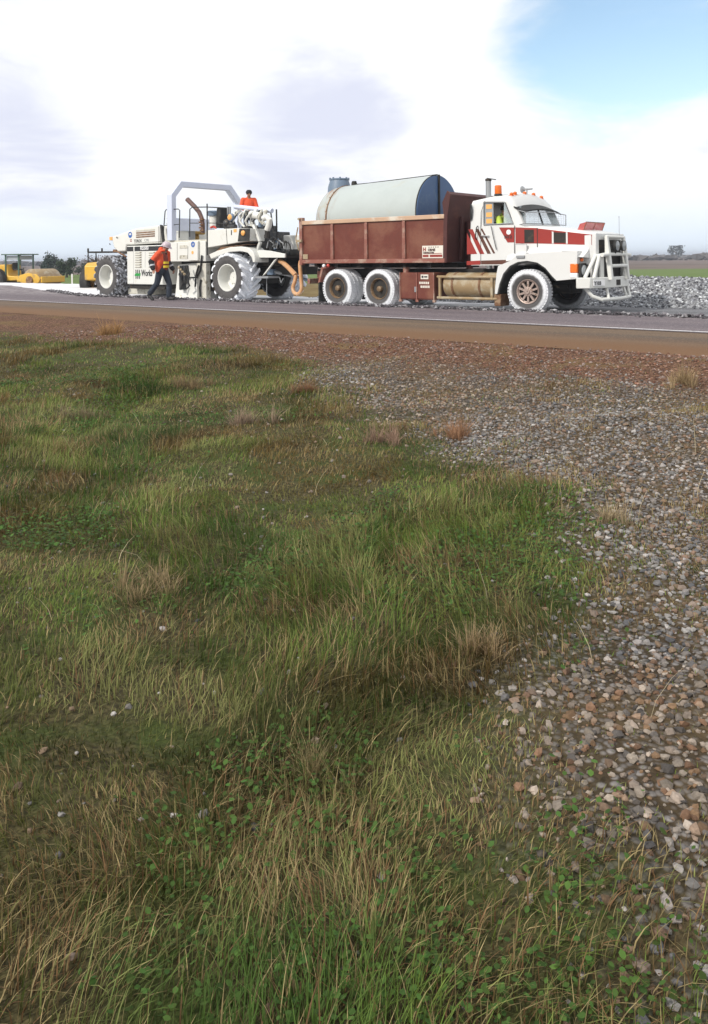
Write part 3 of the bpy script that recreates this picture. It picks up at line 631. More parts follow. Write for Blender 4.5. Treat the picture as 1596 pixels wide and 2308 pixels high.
# contractor sign
sx0, sz0 = tp(3, 1180, 776); sx1, sz1 = tp(3, 1362, 664)
m = MB(); m.box(sx0, sx1, -1.246, -1.214, sz0, sz1); sg = m.build('sign', MSIGN, T)
hh = sz1-sz0
for k in range(5):
    m = MB(); m.box(sx0+.20+k*.07, sx0+.235+k*.07, -1.25, -1.247, sz1-hh*.15, sz1-hh*.09); m.build('small_print', MLETD, sg)
text('lettering', 'H', hh*.30, (sx0+.03, -1.249, sz1-hh*.43), MLETR, sg, sx=.95, bold=.006)
text('lettering', 'ORNE', hh*.20, (sx0+.185, -1.249, sz1-hh*.43), MLETD, sg, sx=.93, bold=.004)
text('lettering', 'CONTRACTORS', hh*.14, (sx0+.03, -1.249, sz1-hh*.63), MLETD, sg, sx=.74, bold=.003)
m = MB(); m.box(sx0+.02, sx0+.20, -1.25, -1.247, sz0+.03, sz0+.09); m.box(sx0+.24, sx1-.03, -1.25, -1.247, sz0+.03, sz0+.09); m.box(sx0+.05, sx1-.05, -1.25, -1.247, sz0+.115, sz0+.13); m.build('small_print', MLETR, sg)
# toolbox, fuel tank, flaps
tx0, tz1 = tp(3, 985, 900); tx1, tz0 = tp(3, 1285, 1140)
m = MB(); m.box(tx0, tx1, -1.22, -.62, tz0, tz1); tb = m.build('toolbox', MRED, T, bevel=.015)
xm = (tx0+tx1)/2
for a, b_ in ((tx0+.03, xm-.015), (xm+.015, tx1-.03)):
    m = MB(); m.box(a, b_, -1.242, -1.221, tz0+.03, tz1-.03); d = m.build('door', MRED, tb, bevel=.008)
for x in (tx0+.01, xm, tx1-.01):
    m = MB(); m.box(x-.012, x+.012, -1.262, -1.223, tz0-.04, tz1); m.box(x-.04, x+.04, -1.258, -1.2, tz0-.06, tz0+.0); m.build('frame_trim', MREDR, tb)
m = MB(); m.box(xm-.06, xm-.013, -1.275, -1.236, tz0+.2, tz0+.34); m.build('latch', MGREY, tb)
m = MB(); m.box(xm+.13, xm+.37, -1.252, -1.243, tz1-.17, tz1-.05); pl = m.build('label_plate', MSIGN, tb)
m = MB(); m.box(xm+.16, xm+.22, -1.256, -1.2525, tz1-.14, tz1-.08); m.box(xm+.24, xm+.34, -1.256, -1.2525, tz1-.13, tz1-.09); m.build('small_print', MLETB, tb)
for i in range(5):
    for q_, w_, z_ in ((xm+.08+i*.065, .045, .30), (xm+.12+i*.06, .042, .40)):
        m = MB(); m.box(q_, q_+w_, -1.2465, -1.2425, tz1-z_, tz1-z_+.06); m.build('stencil_letter', MSIGN, tb)
m = MB(); m.lathe([(.02, 0), (.29, 0), (.315, .03), (.315, 1.50), (.29, 1.53), (.02, 1.53)], (.46, -.90, .66), 'x', 36); ft = m.build('fuel_tank', MTAN, T)
m = MB()
for x in (.75, 1.55): m.lathe([(.317, -.03), (.328, -.03), (.328, .03), (.317, .03)], (x, -.90, .66), 'x', 36, True)
m.build('tank_strap', MRUST, ft)
m = MB()
for z in (.87, .33): m.tube([(.30, -1.19, z), (.40, -1.24, z), (1.93, -1.24, z), (2.03, -1.18, z)], .035, 10)
for x in (.40, 1.93): m.box(x-.03, x+.03, -1.262, -1.20, .34, .87)
for x in (.85, 1.5): m.tube([(x, -1.22, .34), (x, -1.0, .28), (x, -.7, .30)], .02)
m.build('side_rail', MTAN, T)
for sd in (-1, 1):
    m = MB(); m.box(-3.79, -3.76, sd*1.0-.26, sd*1.0+.26, .10, .70); m.build('mud_flap', MBLK, T)
for sd in (-1, 1):
    m = MB(); m.prism([(-3.80, .66), (-3.72, .70), (-3.60, 1.08), (-3.48, 1.10), (-3.50, 1.14), (-3.66, 1.12)], sd*1.0-.27, sd*1.0+.27); m.build('mudguard_bracket', MREDR, T)
m = MB(); m.ball((-3.58, -1.24, 1.16), .055); m.build('marker_lamp', MLETW, T)
m = MB(); m.ball((-3.42, -1.24, 1.17), .05); m.build('tail_lamp', MREDL, T)
# rear drawbar frame
m = MB(); m.box(-4.55, -4.45, -.9, .9, .62, .78); m.box(-4.5, -4.4, -.5, -.4, .78, 1.0); m.box(-4.5, -4.4, .4, .5, .78, 1.0); m.build('rear_beam', MREDR, T, bevel=.01)

# ---- cab: lofted shell
CY = 1.10
def cabring(x, zl, zs, zr, wb, wt, cr):   # cross section of the cab in y,z
    pts = [(-wb, zl), (-wb, zs)]
    for k in range(6):
        a = PI/2*k/5; pts.append((-wt+cr-cr*math.cos(a), zr-.10-cr+cr*math.sin(a)) if True else None)
    pts.append((-wt*.4, zr-.02)); pts.append((0, zr)); 
    pts += [(-y, z) for y, z in pts[-2::-1]]
    return [Vector((x, y, z)) for y, z in pts]
m = MB()
m.loft([cabring(1.22, 1.18, 2.0, 2.84, CY-.04, CY-.10, .10), cabring(1.26, 1.16, 2.0, 2.90, CY, CY-.06, .12), cabring(1.9, 1.16, 2.0, 2.99, CY, CY-.05, .12), cabring(2.28, 1.16, 2.0, 2.97, CY, CY-.06, .14), cabring(2.42, 1.16, 2.0, 2.84, CY, CY-.08, .12), cabring(2.50, 1.16, 2.0, 2.70, CY, CY-.09, .10), cabring(2.62, 1.16, 2.02, 2.45, CY-.02, CY-.07, .06), cabring(2.72, 1.16, 2.02, 2.20, CY-.06, CY-.08, .04)])
cab = m.build('cab', MWT, T, smooth=40)
# openings cut out of the shell: side windows and windscreen
def cutter(mb):
    o = obj('cut', mb.mesh('cut', 0), None, T); return o
swin = [tp(4, *q, -CY) for q in ((522, 400), (770, 400), (872, 655), (522, 672))]
def cut(target, mb):
    o = cutter(mb); bo = target.modifiers.new('cut', 'BOOLEAN'); bo.object = o; bo.operation = 'DIFFERENCE'; bo.solver = 'EXACT'
    me = baked(target); target.modifiers.clear(); target.data = me; bpy.data.objects.remove(o)
inner = MB(); inner.loft([[Vector((x, y, z)) for y, z in ((-CY+.07, 1.25), (-CY+.07, 2.0), (-CY+.15, zr), (CY-.15, zr), (CY-.07, 2.0), (CY-.07, 1.25))] for x, zr in ((1.32, 2.72), (2.2, 2.80), (2.36, 2.66), (2.62, 2.12))])
cut(cab, inner)
wcut = MB(); wcut.prism(swin, -1.4, 1.4); cut(cab, wcut)
ws = [(2.40, 2.60), (3.0, 2.60), (3.0, 2.16), (2.50, 2.16)]
wcut = MB(); wcut.prism(ws, -.94, .94); cut(cab, wcut)
cab.data.polygons.foreach_set('use_smooth', [True]*len(cab.data.polygons)); cab.data.set_sharp_from_angle(angle=R(38))
m = MB(); m.box(1.6, 2.1, .2, .65, 1.5, 1.62); m.box(1.5, 1.62, .2, .65, 1.5, 2.3); m.box(1.6, 2.2, -.95, -.35, 1.40, 1.70); m.box(1.45, 1.58, -.90, -.35, 1.45, 2.25); m.box(1.30, 2.65, -1.02, 1.02, 1.26, 1.32)
m.build('seats', MDARK, T, bevel=.03)
m = MB(); m.box(2.30, 2.66, -1.0, 1.0, 1.75, 2.08); m.build('dashboard', MDARK, T, bevel=.03)
m = MB(); c = Vector((2.17, -.45, 2.10)); ax = Vector((-.45, 0, .9)).normalized(); u = Vector((0, 1, 0)); w = ax.cross(u)
m.tube([c+.23*(math.cos(a)*u+math.sin(a)*w) for a in np.linspace(0, 2*PI, 25)], .018, 8); m.tube([c-u*.22, c, c+u*.22], .015); m.tube([c, c+Vector((.18, 0, -.3))], .025)
m.build('steering_wheel', MBLK, T)
# windscreen glass, side glass
MSCR = bpy.data.materials.new('windscreen_glass'); MSCR.use_nodes = True; t = MSCR.node_tree; b = t.nodes['Principled BSDF']; b.inputs['Base Color'].default_value = (.75, .88, .92, 1); b.inputs['Roughness'].default_value = .02; b.inputs['Alpha'].default_value = .30; b.inputs['Specular IOR Level'].default_value = .8
m = MB()
for y in (-.47, .47): m.prism([(2.535, 2.60), (2.545, 2.60), (2.705, 2.16), (2.695, 2.16)], y-.45, y+.45)
m.build('windscreen', MSCR, T)
m = MB(); m.prism([(2.53, 2.61), (2.56, 2.61), (2.72, 2.15), (2.69, 2.15)], -.025, .025); m.build('windscreen_post', MBLK, T)
xq = swin[0][0]; dx = swin[1][0]-xq
m = MB(); m.prism([(xq+dx*.97, swin[1][1]), (swin[1][0], swin[1][1]), (swin[2][0], swin[2][1]), (xq+dx*.94, swin[3][1]+.01)], -CY+.012, -CY+.02); m.build('quarter_window', MSCR, T)
m = MB(); m.prism([(xq+.0, swin[3][1]), (xq+.26, swin[3][1]), (xq+.26, swin[0][1]), (xq+.0, swin[0][1])], -CY+.012, -CY+.02); m.build('rear_side_window', MGLASSG, T)
for z in (2.26, 2.42, 2.62):
    m = MB(); m.box(xq+.06, xq+.22, -CY+.004, -CY+.011, z-.055, z+.055); m.build('window_sticker', MAMBER, T)
m = MB(); pts = [(a, -CY-.006, z) for a, z in swin]; m.tube(pts+[pts[0]], .018, 6); m.build('window_seal', MGREY, T)
# rear quarter light in the cab corner
q = [tp(4, *p_, -CY) for p_ in ((335, 425), (372, 440), (380, 500), (375, 600), (355, 622), (322, 620))]
m = MB(); m.prism([(max(a, 1.262), z) for a, z in q], -CY-.004, -CY+.03); m.build('corner_window', MGLASSG, T)
m = MB(); pts = [(max(a, 1.262), -CY-.008, z) for a, z in q]; m.tube(pts+[pts[0]], .014, 6); m.build('window_seal', MBLK, T)
# door outline, handle, grab rails
def gap(pts, parent=T, y=-CY-.003, r=.007, mt=MDARK, nm='door_gap'):
    m = MB(); m.tube([(a, y, z) for a, z in pts], r, 5); return m.build(nm, mt, parent)
gap([tp(4, 485, 1150, -CY), tp(4, 485, 700, -CY), tp(4, 490, 520, -CY), tp(4, 535, 385, -CY)]); gap([tp(4, 892, 680, -CY), tp(4, 892, 1030, -CY)])
gap([tp(4, 620, 690, -CY), tp(4, 650, 830, -CY), tp(4, 685, 975, -CY)], y=-CY-.05, r=.010, mt=MBLK, nm='mirror_stay')
m = MB(); a = tp(4, 450, 690, -CY); b_ = tp(4, 435, 850, -CY); m.tube([(a[0], -CY-.01, a[1]), (a[0], -CY-.07, a[1]-.03), (b_[0], -CY-.07, b_[1]+.03), (b_[0], -CY-.01, b_[1])], .014); m.build('grab_rail', MBLK, T)
m = MB(); a = tp(4, 500, 805, -CY); b_ = tp(4, 585, 810, -CY); m.tube([(a[0], -CY-.01, a[1]), (a[0], -CY-.05, a[1]), (b_[0], -CY-.05, b_[1]), (b_[0], -CY-.01, b_[1])], .016); m.build('door_handle', MCHR, T)
# painted stripes on the door and cab rear
def flat(name, r, pts, mt, y=-CY, d=.004, off=.002, parent=T):
    m = MB(); m.prism(tps(r, pts, y), y-d-off+.002, y-off*0-.0005); return m.build(name, mt, parent, smooth=0)
flat('stripe', 4, [(318, 770), (440, 1025), (318, 1030)], MCABR); flat('stripe', 4, [(335, 728), (385, 726), (528, 1025), (475, 1028)], MCABR)
flat('stripe', 4, [(418, 724), (455, 722), (608, 1022), (565, 1024)], MBROWN); flat('stripe', 4, [(482, 720), (502, 718), (660, 1018), (635, 1020)], MBROWN)
flat('sill_stripe', 4, [(315, 1112), (480, 1105), (480, 1155), (315, 1160)], MCABR); flat('sill_stripe', 4, [(490, 1105), (835, 1095), (800, 1150), (490, 1152)], MBROWN)
flat('door_stripe', 4, [(705, 706), (888, 706), (888, 886), (808, 888)], MCABR)
m = MB(); a = tp(4, 822, 762, -CY); m.cyl((a[0], -CY-.004, a[1]), (a[0], -CY-.012, a[1]), .062, seg=24); m.build('door_badge', MLETW, T)
a = tp(4, 770, 838, -CY); text('lettering', 'N12', .075, (a[0], -CY-.008, a[1]), MLETB, T, sx=1.15, bold=.003)
# roof furniture
m = MB(); m.lathe([(.01, 0), (.10, 0), (.10, .05), (.09, .06)], (1.93, -.88, 2.88), 'z', 16); m.box(1.80, 2.06, -.92, -.84, 2.84, 2.885); bc = m.build('beacon_base', MBLK, T)
m = MB(); m.lathe([(.085, 0), (.090, .02), (.086, .20), (.07, .22), (.01, .225)], (1.93, -.88, 2.935), 'z', 20); m.build('beacon', MORANGE, T)
for i, y in enumerate((-.80, -.62, -.12, .36, .80)):
    m = MB(); z = 2.985-.06*(abs(y)/.8)**3; m.ball((2.26, y, z), .052, 10, .75); m.box(2.20, 2.30, y-.05, y+.05, z-.055, z-.03); m.build('roof_marker', MORANGE, T)
m = MB(); m.lathe([(.01, -.02), (.085, 0), (.09, .03), (.03, .10), (.02, .3)], (2.1, .02, 3.09), 'x', 18); m.cyl((2.25, .02, 2.96), (2.25, .02, 3.08), .015, seg=8); m.build('air_horn', MGREY, T)
m = MB(); m.cyl((1.08, .10, .95), (1.08, .10, 3.42), .072, seg=16); m.build('exhaust_stack', MGREY, T)
m = MB(); m.lathe([(.075, 0), (.085, .01), (.085, .05), (.075, .06)], (1.08, .10, 3.38), 'z', 16); m.obox((1.17, .10, 3.43), (.10, 0, -.02), (0, .075, 0), (.003, 0, .012)); m.build('rain_cap', MDARK, T)
m = MB(); m.cyl((1.08, .10, 1.4), (1.08, .10, 2.3), .11, seg=16); m.build('muffler', MGREY, T)
# sun visor: a curved hood over the screen
m = MB(); up = []; lo = []
for y in np.linspace(-1.04, 1.04, 13):
    k = 1-(y/1.04)**2; xa, za = 2.44, 2.60+.11*k; xb, zbv = 2.70+.10*k, 2.47+.09*k
    up.append([Vector((xa, y, za)), Vector((xb, y, zbv)), Vector((xb, y, zbv-.035)), Vector((xa+.01, y, za-.035))])
m.loft(up); m.build('sun_visor', MBLK, T)
# stone guard: wire frame standing in front of the screen
m = MB(); fr = [(2.78, -1.08, 2.17), (2.78, -1.08, 2.44), (2.93, 0, 2.47), (2.80, 1.10, 2.44), (2.80, 1.10, 2.17), (2.93, 0, 2.17)]
m.tube(fr+[fr[0]], .012, 6); m.tube([(2.78, -1.08, 2.44), (2.56, -1.05, 2.50)], .01); m.tube([(2.80, 1.1, 2.44), (2.56, 1.05, 2.50)], .01); m.tube([(2.78, -1.08, 2.18), (2.60, -1.05, 2.14)], .01)
for k in range(1, 12):
    f_ = k/12; a = Vector(fr[0]).lerp(Vector(fr[5]), f_*2) if f_ < .5 else Vector(fr[5]).lerp(Vector(fr[4]), f_*2-1)
    m.tube([a, a+Vector((0, 0, .275))], .0022, 4)
for k in range(1, 5):
    z = 2.17+.27*k/5; m.tube([(2.78, -1.08, z), (2.93, 0, z), (2.80, 1.1, z)], .0022, 4)
m.build('stone_guard', MGREY, T)
m = MB(); m.obox((2.74, -1.24, 2.40), (.015, .0, .0), (0, .08, 0), (0, 0, .14)); m.tube([(2.60, -1.08, 2.45), (2.74, -1.20, 2.45)], .012); mi = m.build('side_mirror', MBLK, T) if False else None
# ---- bonnet
BY = .86
def bonring(x, zl, zr, w, cr=.10):
    p = [(-w, zl), (-w, zr-cr)]+[(-w+cr*(1-math.cos(PI/2*k/4)), zr-cr+cr*math.sin(PI/2*k/4)) for k in range(1, 5)]+[(-w*.5, zr+.02), (0, zr+.03)]
    p += [(-y, z) for y, z in p[-2::-1]]; return [Vector((x, y, z)) for y, z in p]
m = MB(); m.loft([bonring(2.60, 1.2, 2.12, 1.06), bonring(2.95, 1.2, 2.10, 1.04), bonring(3.10, 1.2, 2.09, 1.0), bonring(3.5, 1.2, 2.05, BY+.04), bonring(4.05, 1.2, 1.97, BY), bonring(4.34, 1.15, 1.92, BY), bonring(4.40, .9, 1.88, BY-.04)])
m.build('bonnet', MWT, T, smooth=40)
# red band wraps the bonnet side just proud of it
def hoody(x): return -float(np.interp(x, [2.5, 2.6, 2.72, 2.95, 3.1, 3.5, 4.05, 4.34, 4.40], [1.103, 1.085, 1.055, 1.04, 1.0, .90, .86, .86, .82]))
def band(xa, xb, za0, za1, zb0, zb1, name, mt, off=.006):
    xs_ = sorted({xa, xb, *[q for q in (2.6, 2.72, 2.95, 3.1, 3.5, 4.05) if xa < q < xb]}); m = MB(); rings = []
    for x in xs_:
        f_ = (x-xa)/(xb-xa); lo_, hi_ = za0+(zb0-za0)*f_, za1+(zb1-za1)*f_; y = hoody(x)
        rings.append([Vector((x, y-off, lo_)), Vector((x, y-off, hi_)), Vector((x, y+.002, hi_)), Vector((x, y+.002, lo_))])
    m.loft(rings); return m.build(name, mt, T, smooth=0)
band(2.52, 3.05, 1.69, 2.08, 1.68, 2.05, 'bonnet_stripe', MCABR); band(3.07, 4.36, 1.68, 2.04, 1.62, 1.86, 'bonnet_stripe', MCABR)
band(2.74, 2.98, 1.70, 2.02, 1.70, 2.01, 'side_vent', MDARK, .012); band(3.44, 3.74, 1.69, 1.94, 1.68, 1.92, 'side_vent', MDARK, .012)
band(3.40, 3.44, 1.67, 1.96, 1.67, 1.95, 'vent_surround', MWT, .014); band(3.74, 3.78, 1.66, 1.94, 1.66, 1.93, 'vent_surround', MWT, .014)
band(3.052, 3.068, 1.25, 2.06, 1.25, 2.05, 'bonnet_gap', MBLK, .007)
# grille and front
m = MB(); m.box(4.36, 4.43, -.66, .66, .82, 1.74); gr = m.build('grille', MDARK, T)
sl = None
for k in range(9):
    z = .88+k*.095
    if sl is None: m = MB(); m.box(4.43, 4.445, -.64, .64, -.012, .012); sl = m.build('slat', MBLK, gr, (0, 0, z))
    else: same(sl, gr, (0, 0, z))
m = MB(); m.box(4.30, 4.455, -.84, -.66, .80, 1.90); m.box(4.30, 4.455, .66, .84, .80, 1.90); m.box(4.30, 4.455, -.66, .66, 1.74, 1.90); m.build('grille_surround', MWT, T, bevel=.02)
# fenders
fen = tps(4, [(650, 1505), (655, 1420), (672, 1260), (690, 1172), (835, 1108), (905, 1045), (1060, 1020), (1300, 1005), (1590, 995)])+tps(5, [(150, 497), (365, 492), (360, 640), (355, 795), (140, 815)])+tps(4, [(1340, 1290), (1262, 1195), (1165, 1130), (1040, 1108), (930, 1122), (830, 1170), (755, 1260), (705, 1390), (678, 1510)])
for sd in (-1, 1):
    m = MB(); m.prism(fen, min(sd*1.24, sd*.62), max(sd*1.24, sd*.62)); m.build('fender', MWT, T, bevel=.05)
    m = MB(); pts = fen[14:]+[]; m.tube([(2.88+.57*math.cos(a), sd*.95, .60+.57*math.sin(a)) for a in np.linspace(.35, PI*.98, 18)], .03); 
for sd in (-1, 1):
    m = MB(); ar = [(2.88+(a-2.88)*.985, .50+(z-.50)*.985) for a, z in fen[13:]]; m.loft([[Vector((a, sd*1.225, z)), Vector((2.88+(a-2.88)*.965, sd*1.225, .5+(z-.5)*.965)), Vector((2.88+(a-2.88)*.965, sd*.60, .5+(z-.5)*.965)), Vector((a, sd*.60, z))] for a, z in ar]); m.build('wheel_arch_liner', MBLK, T)
# smooth cowl between fender top and bonnet
for sd in (-1, 1):
    m = MB(); rings = []
    for x, zf, yb in ((2.30, 1.30, 1.0), (2.7, 1.36, 1.05), (3.1, 1.40, 1.0), (3.6, 1.40, .88), (4.0, 1.40, .86), (4.30, 1.38, .84)):
        rings.append([Vector((x, sd*1.20, zf-.04)), Vector((x, sd*(yb+.10), zf+.10)), Vector((x, sd*(yb-.02), zf+.22)), Vector((x, sd*(yb-.06), zf-.06))])
    m.loft(rings); m.build('fender_cowl', MWT, T, smooth=60)
m = MB(); a = tp(4, 640, 1520); m.box(a[0]-.02, a[0]+.16, -1.2, -.75, a[1]-.28, a[1]+.02); m.build('fender_flap', MRUST, T, bevel=.02)
for sd in (-1, 1):
    m = MB(); m.box(4.00, 4.17, min(sd*1.258, sd*1.1), max(sd*1.258, sd*1.1), .98, 1.19); m.build('indicator', MORANGE, T, bevel=.015)
    m = MB(); m.box(4.00, 4.17, min(sd*1.256, sd*1.1), max(sd*1.256, sd*1.1), .86, .975); m.build('side_lamp', MLETW, T, bevel=.015)
    m = MB(); m.box(4.17, 4.235, min(sd*1.18, sd*.86), max(sd*1.18, sd*.86), .86, 1.20); hl = m.build('headlight_housing', MBLK, T, bevel=.015)
    m = MB(); m.lathe([(.13, 0), (.12, .03), (.06, .05), (.01, .055)], (4.236, sd*1.02, 1.03), 'x', 20); m.build('lens', MGLASSG, hl)
    m = MB(); m.ball((4.20, sd*1.05, 1.28), .045); m.build('corner_marker', MORANGE, T)
m = MB(); m.obox((2.88, -1.20, 1.45), (.03, 0, 0), (0, .02, 0), (0, 0, .01)); a = tp(4, 1010, 1110, -1.15); b_ = tp(4, 990, 1068, -1.15)
m.tube([(a[0], -1.18, a[1]), (b_[0], -1.24, b_[1]+.02)], .012); m.obox((b_[0], -1.25, b_[1]+.02), (.11, 0, 0), (0, .03, 0), (0, 0, .03)); m.build('fender_mirror', MGREY, T, bevel=.01)
a = tp(4, 905, 910, -CY); b_ = tp(4, 1045, 1035, -CY); m = MB(); m.box(a[0], b_[0], -1.125, -1.095, b_[1], a[1]); sp_ = m.build('side_locker', MWT, T, bevel=.01)
gap([(a[0], b_[1]), (a[0], a[1]), (b_[0], a[1]), (b_[0], b_[1]), (a[0], b_[1])], y=-1.128, r=.006, nm='locker_seam', mt=MGREY)
# bonnet deflector
MDEF = bpy.data.materials.new('tinted_acrylic'); MDEF.use_nodes = True; bb = MDEF.node_tree.nodes['Principled BSDF']; bb.inputs['Base Color'].default_value = (.62, .10, .08, 1); bb.inputs['Roughness'].default_value = .15; bb.inputs['Alpha'].default_value = .72
m = MB(); m.obox((4.08, -.08, 2.06), (.045, 0, .105), (0, .52, 0), (.006, 0, -.003)); m.obox((4.01, -.63, 2.05), (.07, .03, .02), (-.01, .02, .0), (.045, 0, .10)); m.build('bonnet_deflector', MDEF, T)
m = MB(); m.tube([(4.125, -.61, 2.17), (4.125, .45, 2.17)], .010); m.tube([(4.13, -.61, 2.17), (4.04, -.61, 1.94)], .012); m.tube([(4.13, .45, 2.17), (4.04, .45, 1.94)], .012); m.tube([(4.13, -.08, 2.17), (4.04, -.08, 1.96)], .010); m.build('deflector_frame', MRUST, T)
# bumper and bull bar
bpl = [(4.17, -1.28), (4.44, -1.16), (4.62, -.62), (4.64, 0), (4.62, .62), (4.44, 1.16), (4.17, 1.28), (4.12, 1.2), (4.30, 1.05), (4.48, .6), (4.48, -.6), (4.30, -1.05), (4.12, -1.2)]
m = MB(); m.plan(bpl, .62, .87); m.build('bumper', MW, T, bevel=.015)
m = MB(); m.box(4.632, 4.652, -.11, .11, .67, .80); m.build('tow_hole', MDARK, T)
for sd in (-1, 1):
    m = MB(); m.prism([(4.62, .80), (4.72, .80), (4.66, 1.40), (4.60, 1.84), (4.54, 1.84), (4.54, 1.40)], sd*.50-.055, sd*.50+.055); m.build('bull_bar_upright', MW, T, bevel=.015)
    m = MB(); m.tube([(4.30, sd*1.12, .86), (4.44, sd*.86, 1.36), (4.56, sd*.56, 1.40)], .045, 12); m.build('bull_bar_wing', MW, T)
    m = MB(); m.tube([(4.46, sd*.98, .86), (4.52, sd*.80, 1.38)], .045, 12); m.build('bull_bar_wing', MW, T)
    m = MB(); m.obox((4.52, sd*.68, 1.12), (.02, 0, .0), (0, .10, 0), (.0, 0, .25)); m.build('bull_bar_plate', MW, T, bevel=.01)
m = MB(); m.tube([(4.57, -.50, 1.81), (4.57, .50, 1.81)], .038, 12); m.build('bull_bar_rail', MW, T)
m = MB(); m.tube([(4.60, -.84, 1.38), (4.62, -.5, 1.40), (4.62, .5, 1.40), (4.60, .84, 1.38)], .042, 12); m.build('bull_bar_rail', MW, T)
m = MB(); m.tube([(4.66, -.45, 1.13), (4.66, .45, 1.13)], .042, 12); m.build('bull_bar_rail', MW, T)
m = MB(); m.tube([(4.28, -1.06, .62), (4.42, -1.0, .44), (4.58, -.85, .36), (4.66, 0, .35), (4.58, .85, .36), (4.50, 1.0, .44), (4.44, 1.04, .62)], .045, 12)
for y in (-.5, .5): m.tube([(4.56, y, .62), (4.63, y*1.1, .36)], .035, 10)
m.build('under_run_bar', MW, T)
for sd in (-1, 1):
    m = MB(); m.lathe([(.10, 0), (.125, .04), (.125, .10), (.05, .0)], (4.62, sd*.20, 1.60), 'x', 22); m.cyl((4.66, sd*.20, 1.42), (4.66, sd*.20, 1.50), .015, seg=8); sl_ = m.build('spot_lamp', MBLK, T)
    m = MB(); m.lathe([(.118, .095), (.06, .115), (.01, .12)], (4.62, sd*.20, 1.60), 'x', 22); m.build('lens', MGLASSG, sl_)
m = MB(); m.tube([(4.56, .28, 1.85), (4.56, .28, 2.30)], .006, 6); m.ball((4.56, .28, 2.30), .014, 8); m.build('aerial', MGREY, T)
pm = Matrix.Rotation(R(73), 4, 'Z')
nd = Vector((4.62-4.44, -.62+1.16, 0)).normalized(); c = Vector((4.53, -.89, 0))+Vector((nd.y, -nd.x, 0))*.016
m = MB(); m.obox(c+Vector((0, 0, .745)), nd*.19, Vector((nd.y, -nd.x, 0))*.006, Vector((0, 0, .068))); npl = m.build('number_plate', MLETW, T)
text('lettering', 'Y103', .085, c-nd*.17+Vector((nd.y, -nd.x, 0))*.008+Vector((0, 0, .70)), MLETB, npl, rot=(PI/2, 0, math.atan2(nd.y, nd.x)), sx=.95, bold=.004)

# ---- water tank lying in the tipper
tank = thing('water_tank', 'pale galvanised cylindrical water tank with blue flat end lying in the tipper', 'tank', road(TS, TN, TZ), -TH)
def tilt(p): return p
AX, RR = 2.52, 1.04
def taxis(x): return 2.49+.028*(x+4.0)
m = MB(); rings = []
for x, r in ((-4.42, .05), (-4.40, .40), (-4.33, .68), (-4.22, .86), (-4.08, .97), (-3.92, 1.02), (-3.66, RR), (-2.5, RR), (-1.5, RR), (-.47, RR)):
    rings.append([Vector((x, r*math.cos(a), taxis(x)+r*math.sin(a))) for a in np.linspace(0, 2*PI, 56, endpoint=False)])
m.loft(rings); m.build('shell', MTANK, tank, smooth=50)
def ring(x, r, w, h, nm, mt):
    m = MB(); m.loft([[Vector((x+dx, (r+hh_)*math.cos(a), taxis(x)+(r+hh_)*math.sin(a))) for a in np.linspace(0, 2*PI, 56, endpoint=False)] for dx, hh_ in ((-w, -.01), (-w, h), (w, h), (w, -.01))], cap=False); return m.build(nm, mt, tank)
ring(-3.66, RR, .018, .018, 'seam', MRUST); ring(-.475, RR, .015, .012, 'end_rim', MDARK)
m = MB(); m.loft([[Vector((x, (RR-.006)*math.cos(a), taxis(x)+(RR-.006)*math.sin(a))) for a in np.linspace(0, 2*PI, 56, endpoint=False)] for x in (-.469, -.44)]); m.build('end_plate', MTBLUE, tank)
m = MB(); m.box(-.439, -.40, -.03, .03, taxis(-.4)-RR+.04, taxis(-.4)+RR+.02); m.build('end_stiffener', MDARK, tank)
m = MB()
for k in range(28):
    a = 2*PI*k/28; m.ball((-3.70, (RR+.012)*math.cos(a), taxis(-3.7)+(RR+.012)*math.sin(a)), .014, 6)
m.build('rivets', MRUST, tank)
zt_ = taxis(-4.0)+RR
m = MB(); m.lathe([(.36, -.12), (.345, .06), (.28, .27), (.01, .275)], (-4.02, 0, zt_-.06), 'z', 26); mh = m.build('filler_tower', MTGREY, tank)
m = MB(); m.lathe([(.29, .26), (.30, .27), (.30, .30), (.26, .315), (.01, .32)], (-4.02, 0, zt_-.06), 'z', 26)
for k in range(8): m.box(-4.02+.28*math.cos(k*PI/4)-.02, -4.02+.28*math.cos(k*PI/4)+.02, .28*math.sin(k*PI/4)-.02, .28*math.sin(k*PI/4)+.02, zt_+.20, zt_+.28)
m.build('lid', MTGREY, mh)
m = MB(); m.box(-3.50, -3.38, -.06, .06, zt_-.01, zt_+.10); m.cyl((-3.44, 0, zt_+.10), (-3.44, 0, zt_+.14), .07, seg=10); m.build('valve', MDARK, tank)
m = MB(); m.tube([(-3.38, 0, zt_+.04), (-2.9, 0, taxis(-2.9)+RR+.015), (-.46, 0, taxis(-.46)+RR+.03)], .012); m.build('top_cable', MDARK, tank)
m = MB()   # saddles that hold the tank on the tipper floor
for x in (-3.4, -2.1, -.9): m.prismx([(-.8, 1.331), (.8, 1.331), (.95, 1.9), (.85, 1.9), (.6, 1.66), (.3, 1.53), (0, 1.49), (-.3, 1.53), (-.6, 1.66), (-.85, 1.9), (-.95, 1.9)], x-.06, x+.06)
m.build('saddle', MRUST, tank)

